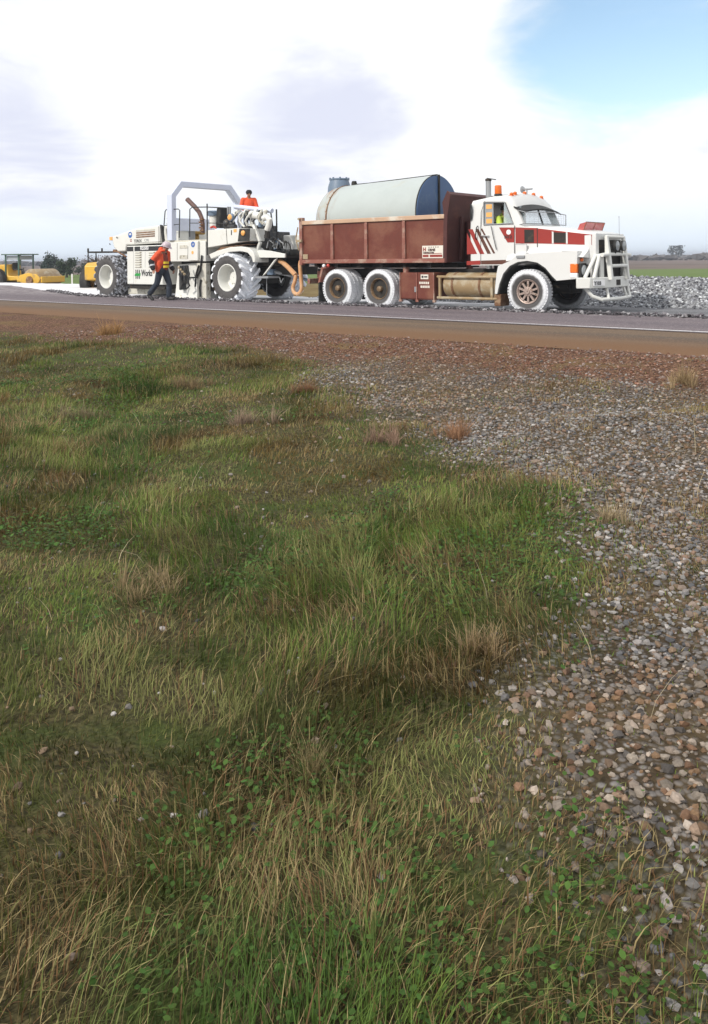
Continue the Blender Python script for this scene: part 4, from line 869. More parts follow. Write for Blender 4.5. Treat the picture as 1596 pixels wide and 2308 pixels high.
# ================================================================== ROAD RECYCLER
QS, QN, QZ = -23.5, 19.7, -0.05
def rp(r, X, Y, y=-1.38):
    s, z = onn(r, X, Y, QN+y); return s-QS, z-QZ
def rv(r, X, Y, y=-1.38): a = rp(r, X, Y, y); return Vector((a[0], y, a[1]))
Q = thing('road_recycler', 'large white four-wheeled road recycling machine with tall roll bar and lime-caked lug tyres', 'recycler', road(QS, QN, QZ), -TH)
def big_tyre():
    R0, w = .705, .31; m = MB()
    m.lathe([(.43, -.34), (.45, -.385), (.54, -.415), (.62, -.41), (.675, -.385), (R0, -.33), (R0+.012, 0), (R0, .33), (.675, .385), (.62, .41), (.54, .415), (.45, .385), (.43, .34)], seg=56, closed=True)
    for sd in (-1, 1):
        for k in range(17):
            a0 = 2*PI*(k+(.5 if sd > 0 else 0))/17; rings = []
            for f_, wd in ((-.04, .045), (.45, .050), (.88, .062), (1.02, .072)):   # from the centre line out over the shoulder
                a = a0+f_*.40; rd = Vector((math.cos(a), 0, math.sin(a))); tg = Vector((-math.sin(a), 0, math.cos(a))); y = sd*f_*.40
                top = .79 if f_ < 1 else .755; bot = .69 if f_ < 1 else .62
                c = Vector((0, y, 0)); rings.append([c+rd*bot-tg*wd*1.2, c+rd*top-tg*wd*.7, c+rd*top+tg*wd*.7, c+rd*bot+tg*wd*1.2])
            m.loft(rings)
    return m.mesh('tyre', 40)
BT = big_tyre(); BT.materials.append(MBIGT); BTR = BT.copy(); BTR.materials.clear(); BTR.materials.append(MBIGTR)
m = MB(); m.lathe([(.445, -.35), (.44, -.39), (.415, -.395), (.395, -.36), (.39, -.20), (.37, -.04), (.30, .0), (.20, .0), (.19, -.08), (.17, -.10), (.01, -.10)], seg=40); BR = m.mesh('rim', 40)
m = MB()
for k in range(8):
    a = 2*PI*k/8; m.cyl((.26*math.cos(a), .0, .26*math.sin(a)), (.26*math.cos(a), -.03, .26*math.sin(a)), .018, seg=6)
BN_ = m.mesh('wheel_nuts', 40)
for x, tm in ((3.28, BT), (-3.31, BTR)):
    for sd in (-1, 1):
        w = bpy.data.objects.new('wheel', None); COL.objects.link(w); w.parent = Q; w.location = (x, sd*1.10, .77); w.rotation_euler = (0, .13*sd, PI if sd > 0 else 0)
        obj('tyre', tm, None, w); obj('rim', BR, MW, w); obj('wheel_nuts', BN_, MDIRTYW, w)
m = MB()
for x in (3.28, -3.31): m.cyl((x, -1.0, .77), (x, 1.0, .77), .14, seg=14)
m.box(-3.7, -2.9, -.45, .45, .55, 1.15); m.box(2.9, 3.7, -.45, .45, .55, 1.15); m.box(-3.6, 5.0, -.55, .55, 1.12, 1.42)
m.build('axle_frame', MDARK, Q, bevel=.02)
# engine enclosure: tall side box
EY = -1.38
xl, ztop = rp(1, 990, 728); _, zbot = rp(1, 988, 1088); xr = rp(1, 1325, 700)[0]; xr2 = rp(2, 500, 760)[0]
m = MB(); m.box(xl, xr, EY, 1.38, zbot, ztop); m.build('engine_enclosure', MW, Q, bevel=.025)
m = MB(); m.box(xl+.05, xr-.02, EY+.1, 1.28, zbot-.16, zbot-.003); m.build('belly_pan', MDARK, Q)
_, bz = rp(1, 1058, 777)
for a, b_ in ((990, 1052), (1062, 1330)):
    m = MB(); m.box(rp(1, a, 750)[0]+.01, rp(1, b_, 750)[0]-.0, EY-.006, EY-.001, bz, ztop-.03); m.build('black_band', MLETB, Q)
a = rp(1, 1122, 768); text('lettering', 'RS500', .145, (a[0]-.02, EY-.012, a[1]+.012), MLETW, Q, sx=.95, bold=.0035)
lv = None
for col_ in ((1072, 1130), (1200, 1262)):
    for k in range(7):
        xa, za = rp(1, col_[0], 792+k*22.5); xb = rp(1, col_[1], 800)[0]
        if lv is None:
            m = MB(); m.box(0, xb-xa, -.012, .0, -.016, .016); m.add([(0, -.001, .03), (xb-xa, -.001, .03), (xb-xa, -.03, .0), (0, -.03, .0)], [(0, 1, 2, 3)]); lv = m.build('louvre', MDIRTYW, Q, (xa, EY-.002, za))
        else: same(lv, Q, (xa, EY-.002, za))
gap([rp(1, 1055, 780), rp(1, 1055, 1085)], Q, EY-.001, .005, MGREY, 'panel_seam'); gap([rp(1, 1165, 785), rp(1, 1163, 930)], Q, EY-.001, .005, MGREY, 'panel_seam'); gap([rp(1, 1270, 1080), rp(1, 1272, 700)], Q, EY-.001, .005, MGREY, 'panel_seam')
# company logo: wavy strokes and word
for k in range(3):
    a = rp(1, 1072+k*16, 950); b_ = rp(1, 1078+k*16, 1040); h = a[1]-b_[1]; m = MB()
    for j in range(2):
        z0_ = b_[1]+j*h*.55; m.prism([(a[0], z0_+.02), (a[0]+.05, z0_), (a[0]+.06, z0_+h*.22), (a[0]+.045, z0_+h*.42), (a[0]-.0, z0_+h*.44), (a[0]+.012, z0_+h*.22)], EY-.007, EY-.001)
    m.build('logo_stroke', MLETB, Q)
a = rp(1, 1066, 1010); b_ = rp(1, 1118, 985); m = MB(); m.prism([(a[0], a[1]), (b_[0], a[1]), (b_[0]+.02, b_[1]+.01), (b_[0]-.07, b_[1]-.02), (b_[0]-.14, b_[1]+.01), (a[0]+.03, b_[1]-.02)], EY-.010, EY-.0075); m.build('logo_leaf', MLETG, Q)
a = rp(1, 1128, 1010); text('lettering', 'Works', .23, (a[0], EY-.006, a[1]+.0), MLETB, Q, sx=.70, bold=.005)
# upper bonnet with grille
HY = -1.28
hood = [rp(1, *q, HY) for q in ((842, 640), (905, 622), (1075, 560), (1296, 533), (1300, 700), (985, 718), (975, 778), (905, 782), (868, 745))]
m = MB(); m.prism(hood, HY, 1.28); m.build('rear_bonnet', MW, Q, bevel=.04)
gs = None
for k in range(4):
    xa, za = rp(1, 1080, 585+k*20, HY); xb, zb_ = rp(1, 1255, 572+k*20, HY)
    m = MB(); m.obox(((xa+xb)/2, HY-.004, (za+zb_)/2), ((xb-xa)/2, 0, (zb_-za)/2), (0, .008, 0), (0, 0, .022)); m.build('grille_slot', MDIRTYW if k == 0 else MRUST, Q)
gap([rp(1, 1290, 540, HY), rp(1, 1290, 695, HY)], Q, HY-.001, .006, MDARK, 'panel_seam'); gap([rp(1, 1060, 700, HY), rp(1, 1320, 684, HY)], Q, HY-.001, .005, MDARK, 'panel_seam')
a = rp(1, 1058, 692, HY); text('lettering', 'TEREX', .10, (a[0], HY-.005, a[1]-.0), MLETB, Q, sx=1.15, bold=.001)
a = rp(1, 1155, 686, HY); text('lettering', 'CMI', .10, (a[0], HY-.005, a[1]), MGREY, Q, sx=1.1, bold=-.002)
m = MB(); a = rv(1, 1022, 622, HY); m.lathe([(.07, -.006), (.112, -.006), (.112, .002), (.07, .002)], a, 'y', 24, True); m.box(a.x-.07, a.x+.07, HY-.008, HY-.001, a.z-.09, a.z-.01); bdg = m.build('round_badge', MLETBL, Q)
m = MB(); a = rv(1, 1030, 676, HY); m.box(a.x-.05, a.x+.05, HY-.006, HY-.001, a.z+.012, a.z+.04); m.box(a.x-.05, a.x+.05, HY-.006, HY-.001, a.z-.04, a.z-.012); m.build('small_badge', MLETR, Q)
a = rv(1, 834, 657, HY); m = MB(); m.box(a.x-.02, a.x+.14, HY-.03, HY+.10, a.z-.07, a.z+.06); m.build('rear_lamp', MAMBER, Q, bevel=.01)
for q in ((898, 652), (832, 714)):
    a = rv(1, *q, HY); m = MB(); m.tube([a, a+Vector((.05, -.05, .03))], .018, 8); m.build('bonnet_catch', MBLK, Q)
a = rv(1, 880, 770, HY); b_ = rv(1, 985, 828, HY); m = MB(); m.tube([a, b_], .03, 8); m.box(a.x-.08, a.x+.08, HY-.04, HY+.2, a.z-.06, a.z+.04); m.build('fender_strut', MRUST, Q)
m = MB(); m.tube([rv(1, 870, 805, HY)+Vector((0, .3, 0)), rv(1, 960, 790, HY)+Vector((0, .3, 0))], .035); m.build('tie_bar', MDIRTYW, Q)
# platform body between the engine and the front axle
xd0, xd1 = xr+.003, xr2; dz = rp(1, 1480, 690)[1]
m = MB(); m.box(xd0, xd1, EY+.03, 1.33, 1.30, dz); m.build('platform_body', MW, Q, bevel=.02)
for (a, b_, c_, d_), mt in (((1485, 720, 1555, 750), MDIRTYW), ((1485, 815, 1555, 850), MDIRTYW)):
    p0 = rp(1, a, d_); p1 = rp(1, c_, b_); m = MB(); m.box(p0[0], p1[0], EY+.018, EY+.026, p0[1], p1[1]); m.build('vent', mt, Q)
gap([rp(1, 1460, 700), rp(1, 1460, 860)], Q, EY+.028, .007, MDARK, 'panel_seam'); gap([rp(1, 1562, 730), rp(1, 1560, 850)], Q, EY+.028, .007, MDARK, 'panel_seam')
p0 = rp(2, 352, 832); p1 = rp(2, 432, 640); m = MB(); m.box(p0[0], p1[0]+.05, EY-.06, EY+.027, p0[1], p1[1]); cb = m.build('control_cabinet', MW, Q, bevel=.015)
a = rv(2, 397, 672); m = MB(); m.lathe([(.05, -.006), (.095, -.006), (.095, .002), (.05, .002)], (a.x, EY-.062, a.z), 'y', 20, True); m.box(a.x-.012, a.x+.012, EY-.068, EY-.061, a.z-.05, a.z+.05); m.build('decal', MLETBL, cb)
a = rv(2, 393, 752); m = MB(); m.cyl((a.x, EY-.061, a.z), (a.x, EY-.067, a.z), .055, seg=16); m.build('decal', MAMBER, cb)
m = MB(); m.box(xd0+.002, xd1+.25, -1.30, 1.60, dz+.002, dz+.06); m.build('deck_plate', MDIRTYW, Q)
m = MB(); m.box(xl+.3, xd1+.2, 1.335, 1.60, 1.55, dz); m.build('far_walkway', MW, Q)
# operator station furniture
for q0, q1, yy, mt, nm in (((1340, 540), (1410, 690), -1.1, MW, 'console'), ((1405, 585), (1480, 690), -.95, MW, 'console'), ((1490, 560), (1545, 690), -.6, MGREY, 'console')):
    p0 = rp(1, *q0, yy); p1 = rp(1, *q1, yy); m = MB(); m.box(p0[0], p1[0], yy, yy+.45, dz+.06, p0[1]); m.build(nm, mt, Q, bevel=.02)
m = MB(); p0 = rp(2, 310, 510, 0); p1 = rp(2, 400, 600, 0); m.box(p0[0], p1[0], 0, .5, dz+.30, dz+.42); m.box(p0[0]-.05, p0[0]+.08, 0, .5, dz+.3, p0[1]+.12); m.box(p0[0]+.15, p0[0]+.35, .15, .35, dz+.06, dz+.3); m.build('seat', MOCH, Q, bevel=.04)
m = MB(); p0 = rv(1, 1390, 530, -1.0); m.cyl(p0, p0+Vector((0, 0, .22)), .05); m.cyl(p0+Vector((0, 0, .22)), p0+Vector((0, 0, .30)), .02); m.tube([p0+Vector((-.12, 0, .24)), p0+Vector((.12, 0, .24))], .022); m.ball(p0+Vector((-.08, 0, .05)), .045); m.build('valve_stack', MDIRTYW, Q)
# guard rails round the deck
def rail(pts, r=.018, mt=MBLK): m = MB(); m.tube(pts, r, 8); return m.build('guard_rail', mt, Q)
rail([rv(1, 1330, 668, -1.3), rv(1, 1352, 400, -1.3), rv(1, 1362, 385, -1.3), rv(1, 1475, 378, -1.3), rv(1, 1490, 390, -1.3), rv(1, 1485, 650, -1.3)])
rail([rv(1, 1340, 535, -1.3), rv(1, 1488, 522, -1.3)], .012)
rail([rv(2, 350, 600, -1.3), rv(2, 352, 325, -1.3), rv(2, 375, 305, -1.3), rv(2, 520, 303, -1.3), rv(2, 700, 312, -1.3)]); rail([rv(2, 350, 462, -1.3), rv(2, 440, 462, -1.3)], .012); rail([rv(2, 520, 460, -1.3), rv(2, 680, 465, -1.3)], .012)
rail([rv(2, 525, 780, -1.42), rv(2, 522, 270, -1.42)], .022)
p0 = rp(1, 1312, 535, -1.3); m = MB(); m.obox(rv(1, 1328, 610, -1.3), (.05, 0, -.01), (0, .03, 0), (-.06, 0, .30)); m.build('rail_stanchion', MBLK, Q)
# roll bar: octagonal hoop across the machine
xa = .30; hoop = [(-1.30, dz+.06), (-1.30, 3.56), (-.93, 3.98), (1.30, 3.98), (1.75, 3.50), (1.75, dz+.0)]
def hooped(pts, w, d):
    m = MB(); rings = []
    n_ = len(pts)
    for i, (y, z) in enumerate(pts):
        p = Vector((0, y, z)); a = Vector((0, *pts[max(i-1, 0)])); b2 = Vector((0, *pts[min(i+1, n_-1)])); t1 = (p-a).normalized() if i else (b2-p).normalized(); t2 = (b2-p).normalized() if i < n_-1 else t1
        nn = Vector((0, -(t1+t2).z, (t1+t2).y)).normalized(); k = 1/max(.5, nn.dot(Vector((0, -t1.z, t1.y)).normalized()))
        rings.append([p+nn*w*k+Vector((xa+d, 0, 0)), p+nn*w*k+Vector((xa-d, 0, 0)), p-nn*w*k+Vector((xa-d, 0, 0)), p-nn*w*k+Vector((xa+d, 0, 0))])
    m.loft(rings); return m
m = hooped(hoop, .10, .13); m.build('roll_bar', MBLUEW, Q, bevel=.015)
m = MB(); m.box(xa-.03, xa+.03, -1.19, .60, 2.36, 2.80); m.build('roll_bar_panel', MBLUEW, Q, bevel=.02)
# exhaust, air cleaner
m = MB(); m.tube([rv(2, 480, 560, -1.1), rv(2, 480, 470, -1.1), rv(2, 468, 410, -1.1), rv(2, 445, 355, -1.1), rv(2, 400, 300, -1.1), rv(2, 328, 228, -1.1)], [.07, .07, .072, .075, .08, .085], 14); m.build('exhaust_pipe', MEXH, Q)
m = MB(); p0 = rv(2, 470, 540, -1.12)
for k in range(5): m.cyl(p0+Vector((.02*(-1)**k, 0, .09*k)), p0+Vector((.02*(-1)**k, 0, .09*k+.05)), .085, seg=12)
m.build('exhaust_wrap', MRUST, Q)
p0 = rv(2, 590, 505, -.9); p1 = rv(2, 590, 345, -.9); h = p1.z-p0.z
m = MB(); m.lathe([(.01, 0), (.15, 0), (.15, h*.72)], p0, 'z', 20); m.build('air_cleaner', MW, Q)
m = MB(); m.lathe([(.15, h*.72), (.20, h*.72), (.205, h*.98), (.18, h*1.03), (.01, h*1.04)], p0, 'z', 20); m.build('air_cleaner_cap', MTGREY, Q)
m = MB(); a = rv(2, 560, 505, -1.2); m.tube([a, a+Vector((.12, 0, .03)), a+Vector((.22, .05, -.02))], .04); m.build('coiled_strap', MREDL, Q)
# front cowl with lamps
cow = [rp(2, *q, -1.42) for q in ((528, 532), (700, 518), (835, 512), (945, 515), (940, 640), (820, 655), (528, 705))]
m = MB(); m.prism(cow, -1.42, -.75); m.build('front_cowl', MW, Q, bevel=.02)
gap([rp(2, 712, 520, -1.42), rp(2, 722, 672, -1.42)], Q, -1.424, .008, MDARK, 'panel_seam')
m = MB(); m.prism([rp(2, *q, -1.43) for q in ((842, 516), (945, 516), (940, 640), (826, 642))], -1.436, -1.423); lp = m.build('lamp_panel', MBLK, Q)
a = rv(2, 880, 560, -1.44); m = MB(); m.lathe([(.085, 0), (.08, -.03), (.04, -.05), (.01, -.055)], a, 'y', 18); m.build('lamp', MAMBER, lp)
m = MB(); p0 = rp(2, 785, 552, -1.42); m.box(p0[0], p0[0]+.14, -1.428, -1.4215, p0[1], p0[1]+.10); m.build('reflector', MAMBER, Q)
m = MB(); p0 = rp(2, 760, 580, -1.42); m.box(p0[0], p0[0]+.035, -1.428, -1.4215, p0[1], p0[1]+.16); m.build('warning_label', MDARK, Q)
# fender over the front wheel
fp = [rp(2, *q, -1.46) for q in ((540, 770), (620, 735), (745, 700), (850, 692), (930, 705), (975, 745), (992, 800), (995, 850), (972, 850), (960, 800), (920, 755), (850, 740), (745, 748), (640, 785), (560, 818))]
m = MB(); m.prism(fp, -1.46, -.85); m.build('front_fender', MW, Q, bevel=.02)
m = MB(); m.prism([rp(2, *q, -1.44) for q in ((525, 800), (650, 700), (940, 668), (700, 705), (560, 770))], -1.40, -.9); m.build('fender_bracket', MRUST, Q)
# front engine and hydraulics above and ahead of the front axle
m = MB(); m.box(2.9, 4.0, -.70, .7, 1.45, 2.25); m.box(3.0, 3.9, -.6, .2, 2.25, 2.45); m.box(4.0, 5.2, -.6, .3, 1.45, 1.66); m.build('engine_block', MENG, Q, bevel=.03)
m = MB(); p0 = rv(2, 685, 410, -1.0); m.obox(p0, (.10, 0, 0), (0, .25, 0), (.03, 0, .34)); m.build('radiator_duct', MBLK, Q, bevel=.05)
a = rv(2, 745, 405, -1.38); m = MB(); m.lathe([(.13, .10), (.13, .02), (.10, -.0)], a, 'y', 18); m.tube([a+Vector((0, .08, 0)), a+Vector((.02, .1, -.4))], .02); wl = m.build('work_lamp', MTGREY, Q)
m = MB(); m.lathe([(.10, -.0), (.07, -.03), (.01, -.04)], a, 'y', 18); m.build('lens', MAMBER, wl)
a = rv(2, 720, 465, -1.3); m = MB(); m.ball(a, .14, 12); m.ball(a+Vector((.18, .05, -.02)), .12, 12); m.cyl(a+Vector((-.1, 0, -.1)), a+Vector((.4, 0, -.12)), .08); m.build('pump', MENG, Q)
for q in ((728, 300), (748, 300)):
    m = MB(); m.cyl(rv(2, q[0], 380, -1.0), rv(2, q[0], q[1], -1.0), .035); m.build('vertical_pipe', MGREY, Q)
m = MB(); m.tube([rv(2, 800, 300, -.9), rv(2, 960, 318, -.9), rv(2, 1165, 340, -.9)], .075, 12); m.build('manifold_pipe', MBLUEW, Q)
random.seed(5)
for k in range(16):   # bent hydraulic hoses
    x_ = 790+k*21; top = rv(2, x_, 335+random.uniform(-8, 25), -.95-random.uniform(0, .25)); bot = rv(2, x_-30+random.uniform(-40, 50), 490+random.uniform(-20, 30), -1.0-random.uniform(0, .25))
    mid = (top+bot)/2+Vector((random.uniform(-.12, .12), -.12, random.uniform(-.05, .12)))
    m = MB(); pts = [top, top.lerp(mid, .5)+Vector((.06, -.05, .02)), mid, mid.lerp(bot, .5)+Vector((-.06, -.03, 0)), bot]; m.tube(pts, random.choice((.022, .028, .035)), 8); m.build('hydraulic_hose', (MW, MGREY, MBLK, MDIRTYW, MW)[k % 5], Q)
for k in range(7):
    a = rv(2, 815+k*48, 345+(k % 2)*22, -1.05); m = MB(); m.ball(a, random.uniform(.05, .085), 10); m.cyl(a, a+Vector((.0, 0, -.15)), .03, seg=8); m.build('valve', (MW, MTAN, MDIRTYW, MGREY)[k % 4], Q)
m = MB(); m.cyl(rv(2, 955, 375, -1.15), rv(2, 1045, 395, -1.15), .12, seg=16); m.build('muffler', MW, Q)
m = MB(); m.tube([rv(2, 1050, 360, -1.0), rv(2, 1060, 430, -1.0), rv(2, 1050, 500, -1.0)], .08, 12); m.build('filter', MTGREY, Q)
m = MB(); m.tube([rv(2, 1080, 415, -1.2), rv(2, 1115, 400, -1.2), rv(2, 1140, 430, -1.2), rv(2, 1130, 490, -1.2), rv(2, 1115, 530, -1.2)], .095, 14); m.build('intake_elbow', MW, Q)
m = MB(); m.cyl(rv(2, 1117, 535, -1.2), rv(2, 1117, 575, -1.2), .08, seg=12); m.cyl(rv(2, 1117, 575, -1.2), rv(2, 1117, 610, -1.2), .10, seg=12); m.build('intake_clamp', MDARK, Q)
m = MB(); m.obox((rv(2, 975, 450, -1.15)+rv(2, 1045, 640, -1.15))/2, (rv(2, 1045, 640, -1.15)-rv(2, 975, 450, -1.15))/2, (0, .04, 0), (.04, 0, .012)); m.build('diagonal_brace', MW, Q)
m = MB(); m.tube([rv(2, 1050, 650, -1.1), rv(2, 1030, 700, -1.1), rv(2, 1015, 745, -1.1)], .06); m.build('white_duct', MW, Q)
for k in range(9):
    a = rv(2, 1060+random.uniform(0, 200), 620+random.uniform(0, 130), -1.0+random.uniform(-.2, .3)); m = MB(); m.ball(a, random.uniform(.06, .14), 10); m.cyl(a, a+Vector((random.uniform(-.15, .15), -.05, random.uniform(-.15, .15))), .05, seg=10); m.build('pump_casting', (MENG, MENG, MDARK, MTGREY)[k % 4], Q)
for k in range(7):
    a = rv(2, 1150+k*32, 665+random.uniform(-10, 20), -1.1); c_ = Vector((random.uniform(.10, .2), 0, 0)); m = MB(); m.tube([a-c_+Vector((0, 0, -.12)), a-c_*.6+Vector((0, 0, .08)), a+Vector((0, -.05, .12)), a+c_*.7+Vector((0, 0, .03)), a+c_+Vector((0, 0, -.14))], .022, 8); m.build('hydraulic_hose', MBLK if k % 3 else MGREY, Q)
m = MB(); m.prism([rp(2, *q, -1.25) for q in ((990, 735), (1060, 728), (1140, 735), (1290, 765), (1290, 803), (1000, 803))], -1.25, -1.19); m.build('front_frame_plate', MW, Q, bevel=.008)
m = MB(); m.prism([rp(2, *q, 1.0) for q in ((990, 735), (1060, 728), (1140, 735), (1290, 765), (1290, 803), (1000, 803))], 1.19, 1.25); m.build('front_frame_plate', MW, Q, bevel=.008)
m = MB(); p0 = rp(2, 1010, 803, -1.2); p1 = rp(2, 1285, 790, -1.2); m.box(p0[0], p1[0], -1.19, 1.19, p0[1]-.02, p0[1]+.06); m.build('front_frame', MDARK, Q)
m = MB(); m.box(4.3, 5.9, .05, 1.1, 1.50, 2.12); m.build('front_tank', MW, Q, bevel=.03)
rail([rv(2, 1212, 620, -.9), rv(2, 1207, 325, -.9)], .025); rail([rv(2, 1150, 345, -.9), rv(2, 1175, 530, -.9)], .022); rail([rv(2, 1225, 545, -.9), rv(2, 1240, 640, -.9)], .02)
# lower front: strut, tow frame, bar
m = MB(); a, b_ = rv(2, 1205, 815, -1.15), rv(2, 1090, 970, -1.15); m.obox((a+b_)/2, (b_-a)/2, (0, .03, 0), (.07, 0, .04)); m.build('diagonal_strut', MW, Q)
m = MB(); m.obox((rv(2, 1070, 985, -1.1)+rv(2, 1165, 1005, -1.1))/2, (.28, 0, 0), (0, .25, 0), (0, 0, .03)); m.tube([rv(2, 1110, 1005, -1.1), rv(2, 1112, 1180, -1.1)], .012); m.tube([rv(2, 1240, 1000, -.9), rv(2, 1252, 1050, -.9), rv(2, 1275, 1010, -.9)], .018); m.build('step_bracket', MGREY, Q)
m = MB(); m.box(3.6, 5.4, -.5, .5, .85, 1.1); m.cyl((5.2, -.8, 1.12), (5.2, .2, 1.12), .09); m.build('front_crossbeam', MDARK, Q)
# mixing chamber and side legs between the axles
ch = [rp(2, *q, -1.15) for q in ((235, 870), (470, 850), (500, 900), (520, 1215), (200, 1215))]
m = MB(); m.prism(ch, -1.15, 1.15); m.build('mixing_chamber', MW, Q, bevel=.03)
p0 = rp(1, 1000, 1150, -1.0); p1 = rp(1, 1230, 1180, -1.0); m = MB(); m.box(p0[0], p1[0], -1.0, 1.0, .12, .33); m.build('rear_crossbeam', MDIRTYW, Q, bevel=.02)
for a, b_ in ((425, 462), (468, 512)):
    p0 = rp(2, a, 1210, -1.35); p1 = rp(2, b_, 850, -1.35); m = MB(); m.box(p0[0], p1[0], -1.36, -1.16, .03, 1.24); m.build('side_leg', MDIRTYW, Q, bevel=.015)
for k, (a, b_) in enumerate((((250, 880), (275, 1120)), ((290, 880), (300, 1060)))):
    p0 = rp(2, a[0], b_[1], -1.3); p1 = rp(2, b_[0], a[1], -1.3); m = MB(); m.box(p0[0], p1[0]+.03, -1.32, -1.16, p0[1], p1[1]); m.build('lift_cylinder_frame', MENG, Q, bevel=.01)
for pts in (((320, 880), (345, 960), (335, 1040), (350, 1080), (320, 1110)), ((470, 780), (455, 930), (420, 1000), (350, 1000), (320, 960)), ((245, 960), (280, 1060), (260, 1120)), ((440, 880), (415, 960), (405, 1090)), ((460, 1020), (450, 1100), (455, 1190))):
    m = MB(); m.tube([rv(2, *q, -1.40) for q in pts], .03, 8); m.build('hydraulic_hose', MBLK, Q)
for k in range(4):
    a = rv(2, 245+k*18, 900+k*22, -1.36); m = MB(); m.ball(a, .05, 8); m.build('hose_fitting', MTAN, Q)
p0 = rp(2, 505, 1070, -1.2); p1 = rp(2, 570, 820, -1.2); m = MB(); m.box(p0[0]+.05, p1[0]+.3, -1.05, 1.0, .30, 1.25); m.build('inner_frame', MDARK, Q)

# ---- push bar and hose between recycler and truck
pb = thing('push_bar', 'grey steel push bar joining the recycler front to the truck rear', 'tow bar', road(QS, QN, QZ), -TH)
m = MB(); a, b_ = rv(2, 1180, 940, -.55), rv(2, 1400, 990, -.30); m.tube([a, b_], .055, 12); m.build('upper_bar', MGREY, pb)
m = MB(); c_ = rv(2, 1580, 1045, -.2); m.tube([b_, c_], .045, 12); m.box(a.x-.2, a.x+.06, -.65, -.40, a.z-.10, a.z+.08); m.build('lower_bar', MTGREY, pb)
hs = thing('water_hose', 'tan water hose hanging in a loop behind the truck tailgate', 'hose', road(QS, QN, QZ), -TH)
def spline(pts, k=8):
    out = []; P_ = [pts[0]]+pts+[pts[-1]]
    for i in range(1, len(P_)-2):
        for j in range(k):
            t = j/k; a, b2, c2, d = P_[i-1:i+3]; out.append(.5*((2*b2)+(c2-a)*t+(2*a-5*b2+4*c2-d)*t*t+(3*b2-a-3*c2+d)*t**3))
    return out+[pts[-1]]
m = MB(); m.tube(spline([rv(2, 1240, 835, -1.0), rv(2, 1275, 855, -1.05), rv(2, 1330, 905, -1.1), rv(2, 1395, 975, -1.15)]), .075, 14); m.build('thick_hose', MHOSE, hs)
m = MB(); m.tube(spline([rv(2, 1400, 978, -1.15), rv(2, 1388, 1040, -1.2), rv(2, 1370, 1100, -1.22), rv(2, 1385, 1150, -1.24), rv(2, 1425, 1160, -1.25), rv(2, 1455, 1110, -1.22), rv(2, 1450, 1010, -1.2), rv(2, 1442, 920, -1.18), rv(2, 1440, 875, -1.15), rv(2, 1445, 840, -1.05)]), .058, 12); m.build('loop_hose', MHOSE, hs)

# ================================================================== PEOPLE
def fuse(prims, vox, name, mt, parent, sm=4):
    m = MB()
    for p in prims:
        if p[0] == 'c':
            a, b_ = Vector(p[1]), Vector(p[2]); r0, r1 = p[3], p[4]; d = (b_-a).normalized()
            pts = [a-d*r0*.95, a-d*r0*.6, a]+[a.lerp(b_, f_) for f_ in (.33, .66)]+[b_, b_+d*r1*.6, b_+d*r1*.95]
            m.tube(pts, [r0*.25, r0*.8, r0, r0+(r1-r0)*.33, r0+(r1-r0)*.66, r1, r1*.8, r1*.25], 14)
        else:
            c, r = Vector(p[1]), Vector(p[2]); rot = p[3] if len(p) > 3 else Matrix.Identity(3); k = MB(); k.ball((0, 0, 0), 1, 16)
            m.add([c+rot@Vector((v[0]*r.x, v[1]*r.y, v[2]*r.z)) for v in k.v], k.f)
    o = m.build(name, None, None, smooth=0); rm = o.modifiers.new('r', 'REMESH'); rm.mode = 'VOXEL'; rm.voxel_size = vox
    s_ = o.modifiers.new('s', 'SMOOTH'); s_.iterations = sm; s_.factor = .5
    me = baked(o); bpy.data.objects.remove(o); me.materials.clear(); me.materials.append(mt)
    me.polygons.foreach_set('use_smooth', [True]*len(me.polygons)); return obj(name, me, mt, parent)
MSKIN = mat('skin', (.36, .19, .125), .55, var=.1, vs=20)
MHIVIS = mat('orange_hivis', (.72, .085, .025), .75, var=.15, vs=10, bump=.3, bs=18)
MNAVY = mat('navy_cloth', (.022, .030, .045), .85, var=.25, vs=10, col2=(.06, .075, .10), m2=(.5, .75), s2=7, bump=.3, bs=16)
MBLKC = mat('black_cloth', (.014, .014, .016), .85, var=.2, vs=12, bump=.3, bs=20)
MHIY = mat('yellow_reflective', (.72, .55, .03), .5, var=.08)
MGRB = mat('grey_reflective', (.45, .47, .50), .4, var=.08)
MHELM = mat('pale_helmet', (.50, .42, .46), .35, var=.08)
MLIME = mat('lime_shirt', (.48, .62, .08), .8, var=.15, vs=9, bump=.3, bs=18)
MBOOT = mat('boot', (.025, .024, .024), .7, var=.3, vs=14)
MDRED = mat('dark_red_vest', (.20, .035, .02), .8, var=.2)
def lerp(a, b_, f_): return Vector(a).lerp(Vector(b_), f_)
def hand(w, tip, side, r=.0088):   # palm + four fingers + thumb, gently curled; w wrist, tip direction, side = thumb side
    w = Vector(w); d = Vector(tip).normalized(); sdv = Vector(side); sdv = (sdv-d*sdv.dot(d)).normalized(); n_ = d.cross(sdv); out = []
    for i, o_ in enumerate((.030, .010, -.010, -.030)): out.append(('c', w+d*.02+sdv*o_*.6, w+d*.085+sdv*o_, .016, .013))
    for i, (o_, l_) in enumerate(((.031, .034), (.0105, .040), (-.0105, .037), (-.031, .029))):
        a = w+d*.09+sdv*o_; b_ = a+d*l_+n_*.012; c_ = b_+d*l_*.55+n_*.026; out += [('c', a, b_, r, r*.95), ('c', b_, c_, r*.95, r*.8)]
    a = w+d*.03+sdv*.03; b_ = a+d*.03+sdv*.028+n_*.012; c_ = b_+d*.03+sdv*.006+n_*.012; out += [('c', a, b_, r*1.25, r*1.1), ('c', b_, c_, r*1.1, r*.9)]
    return out
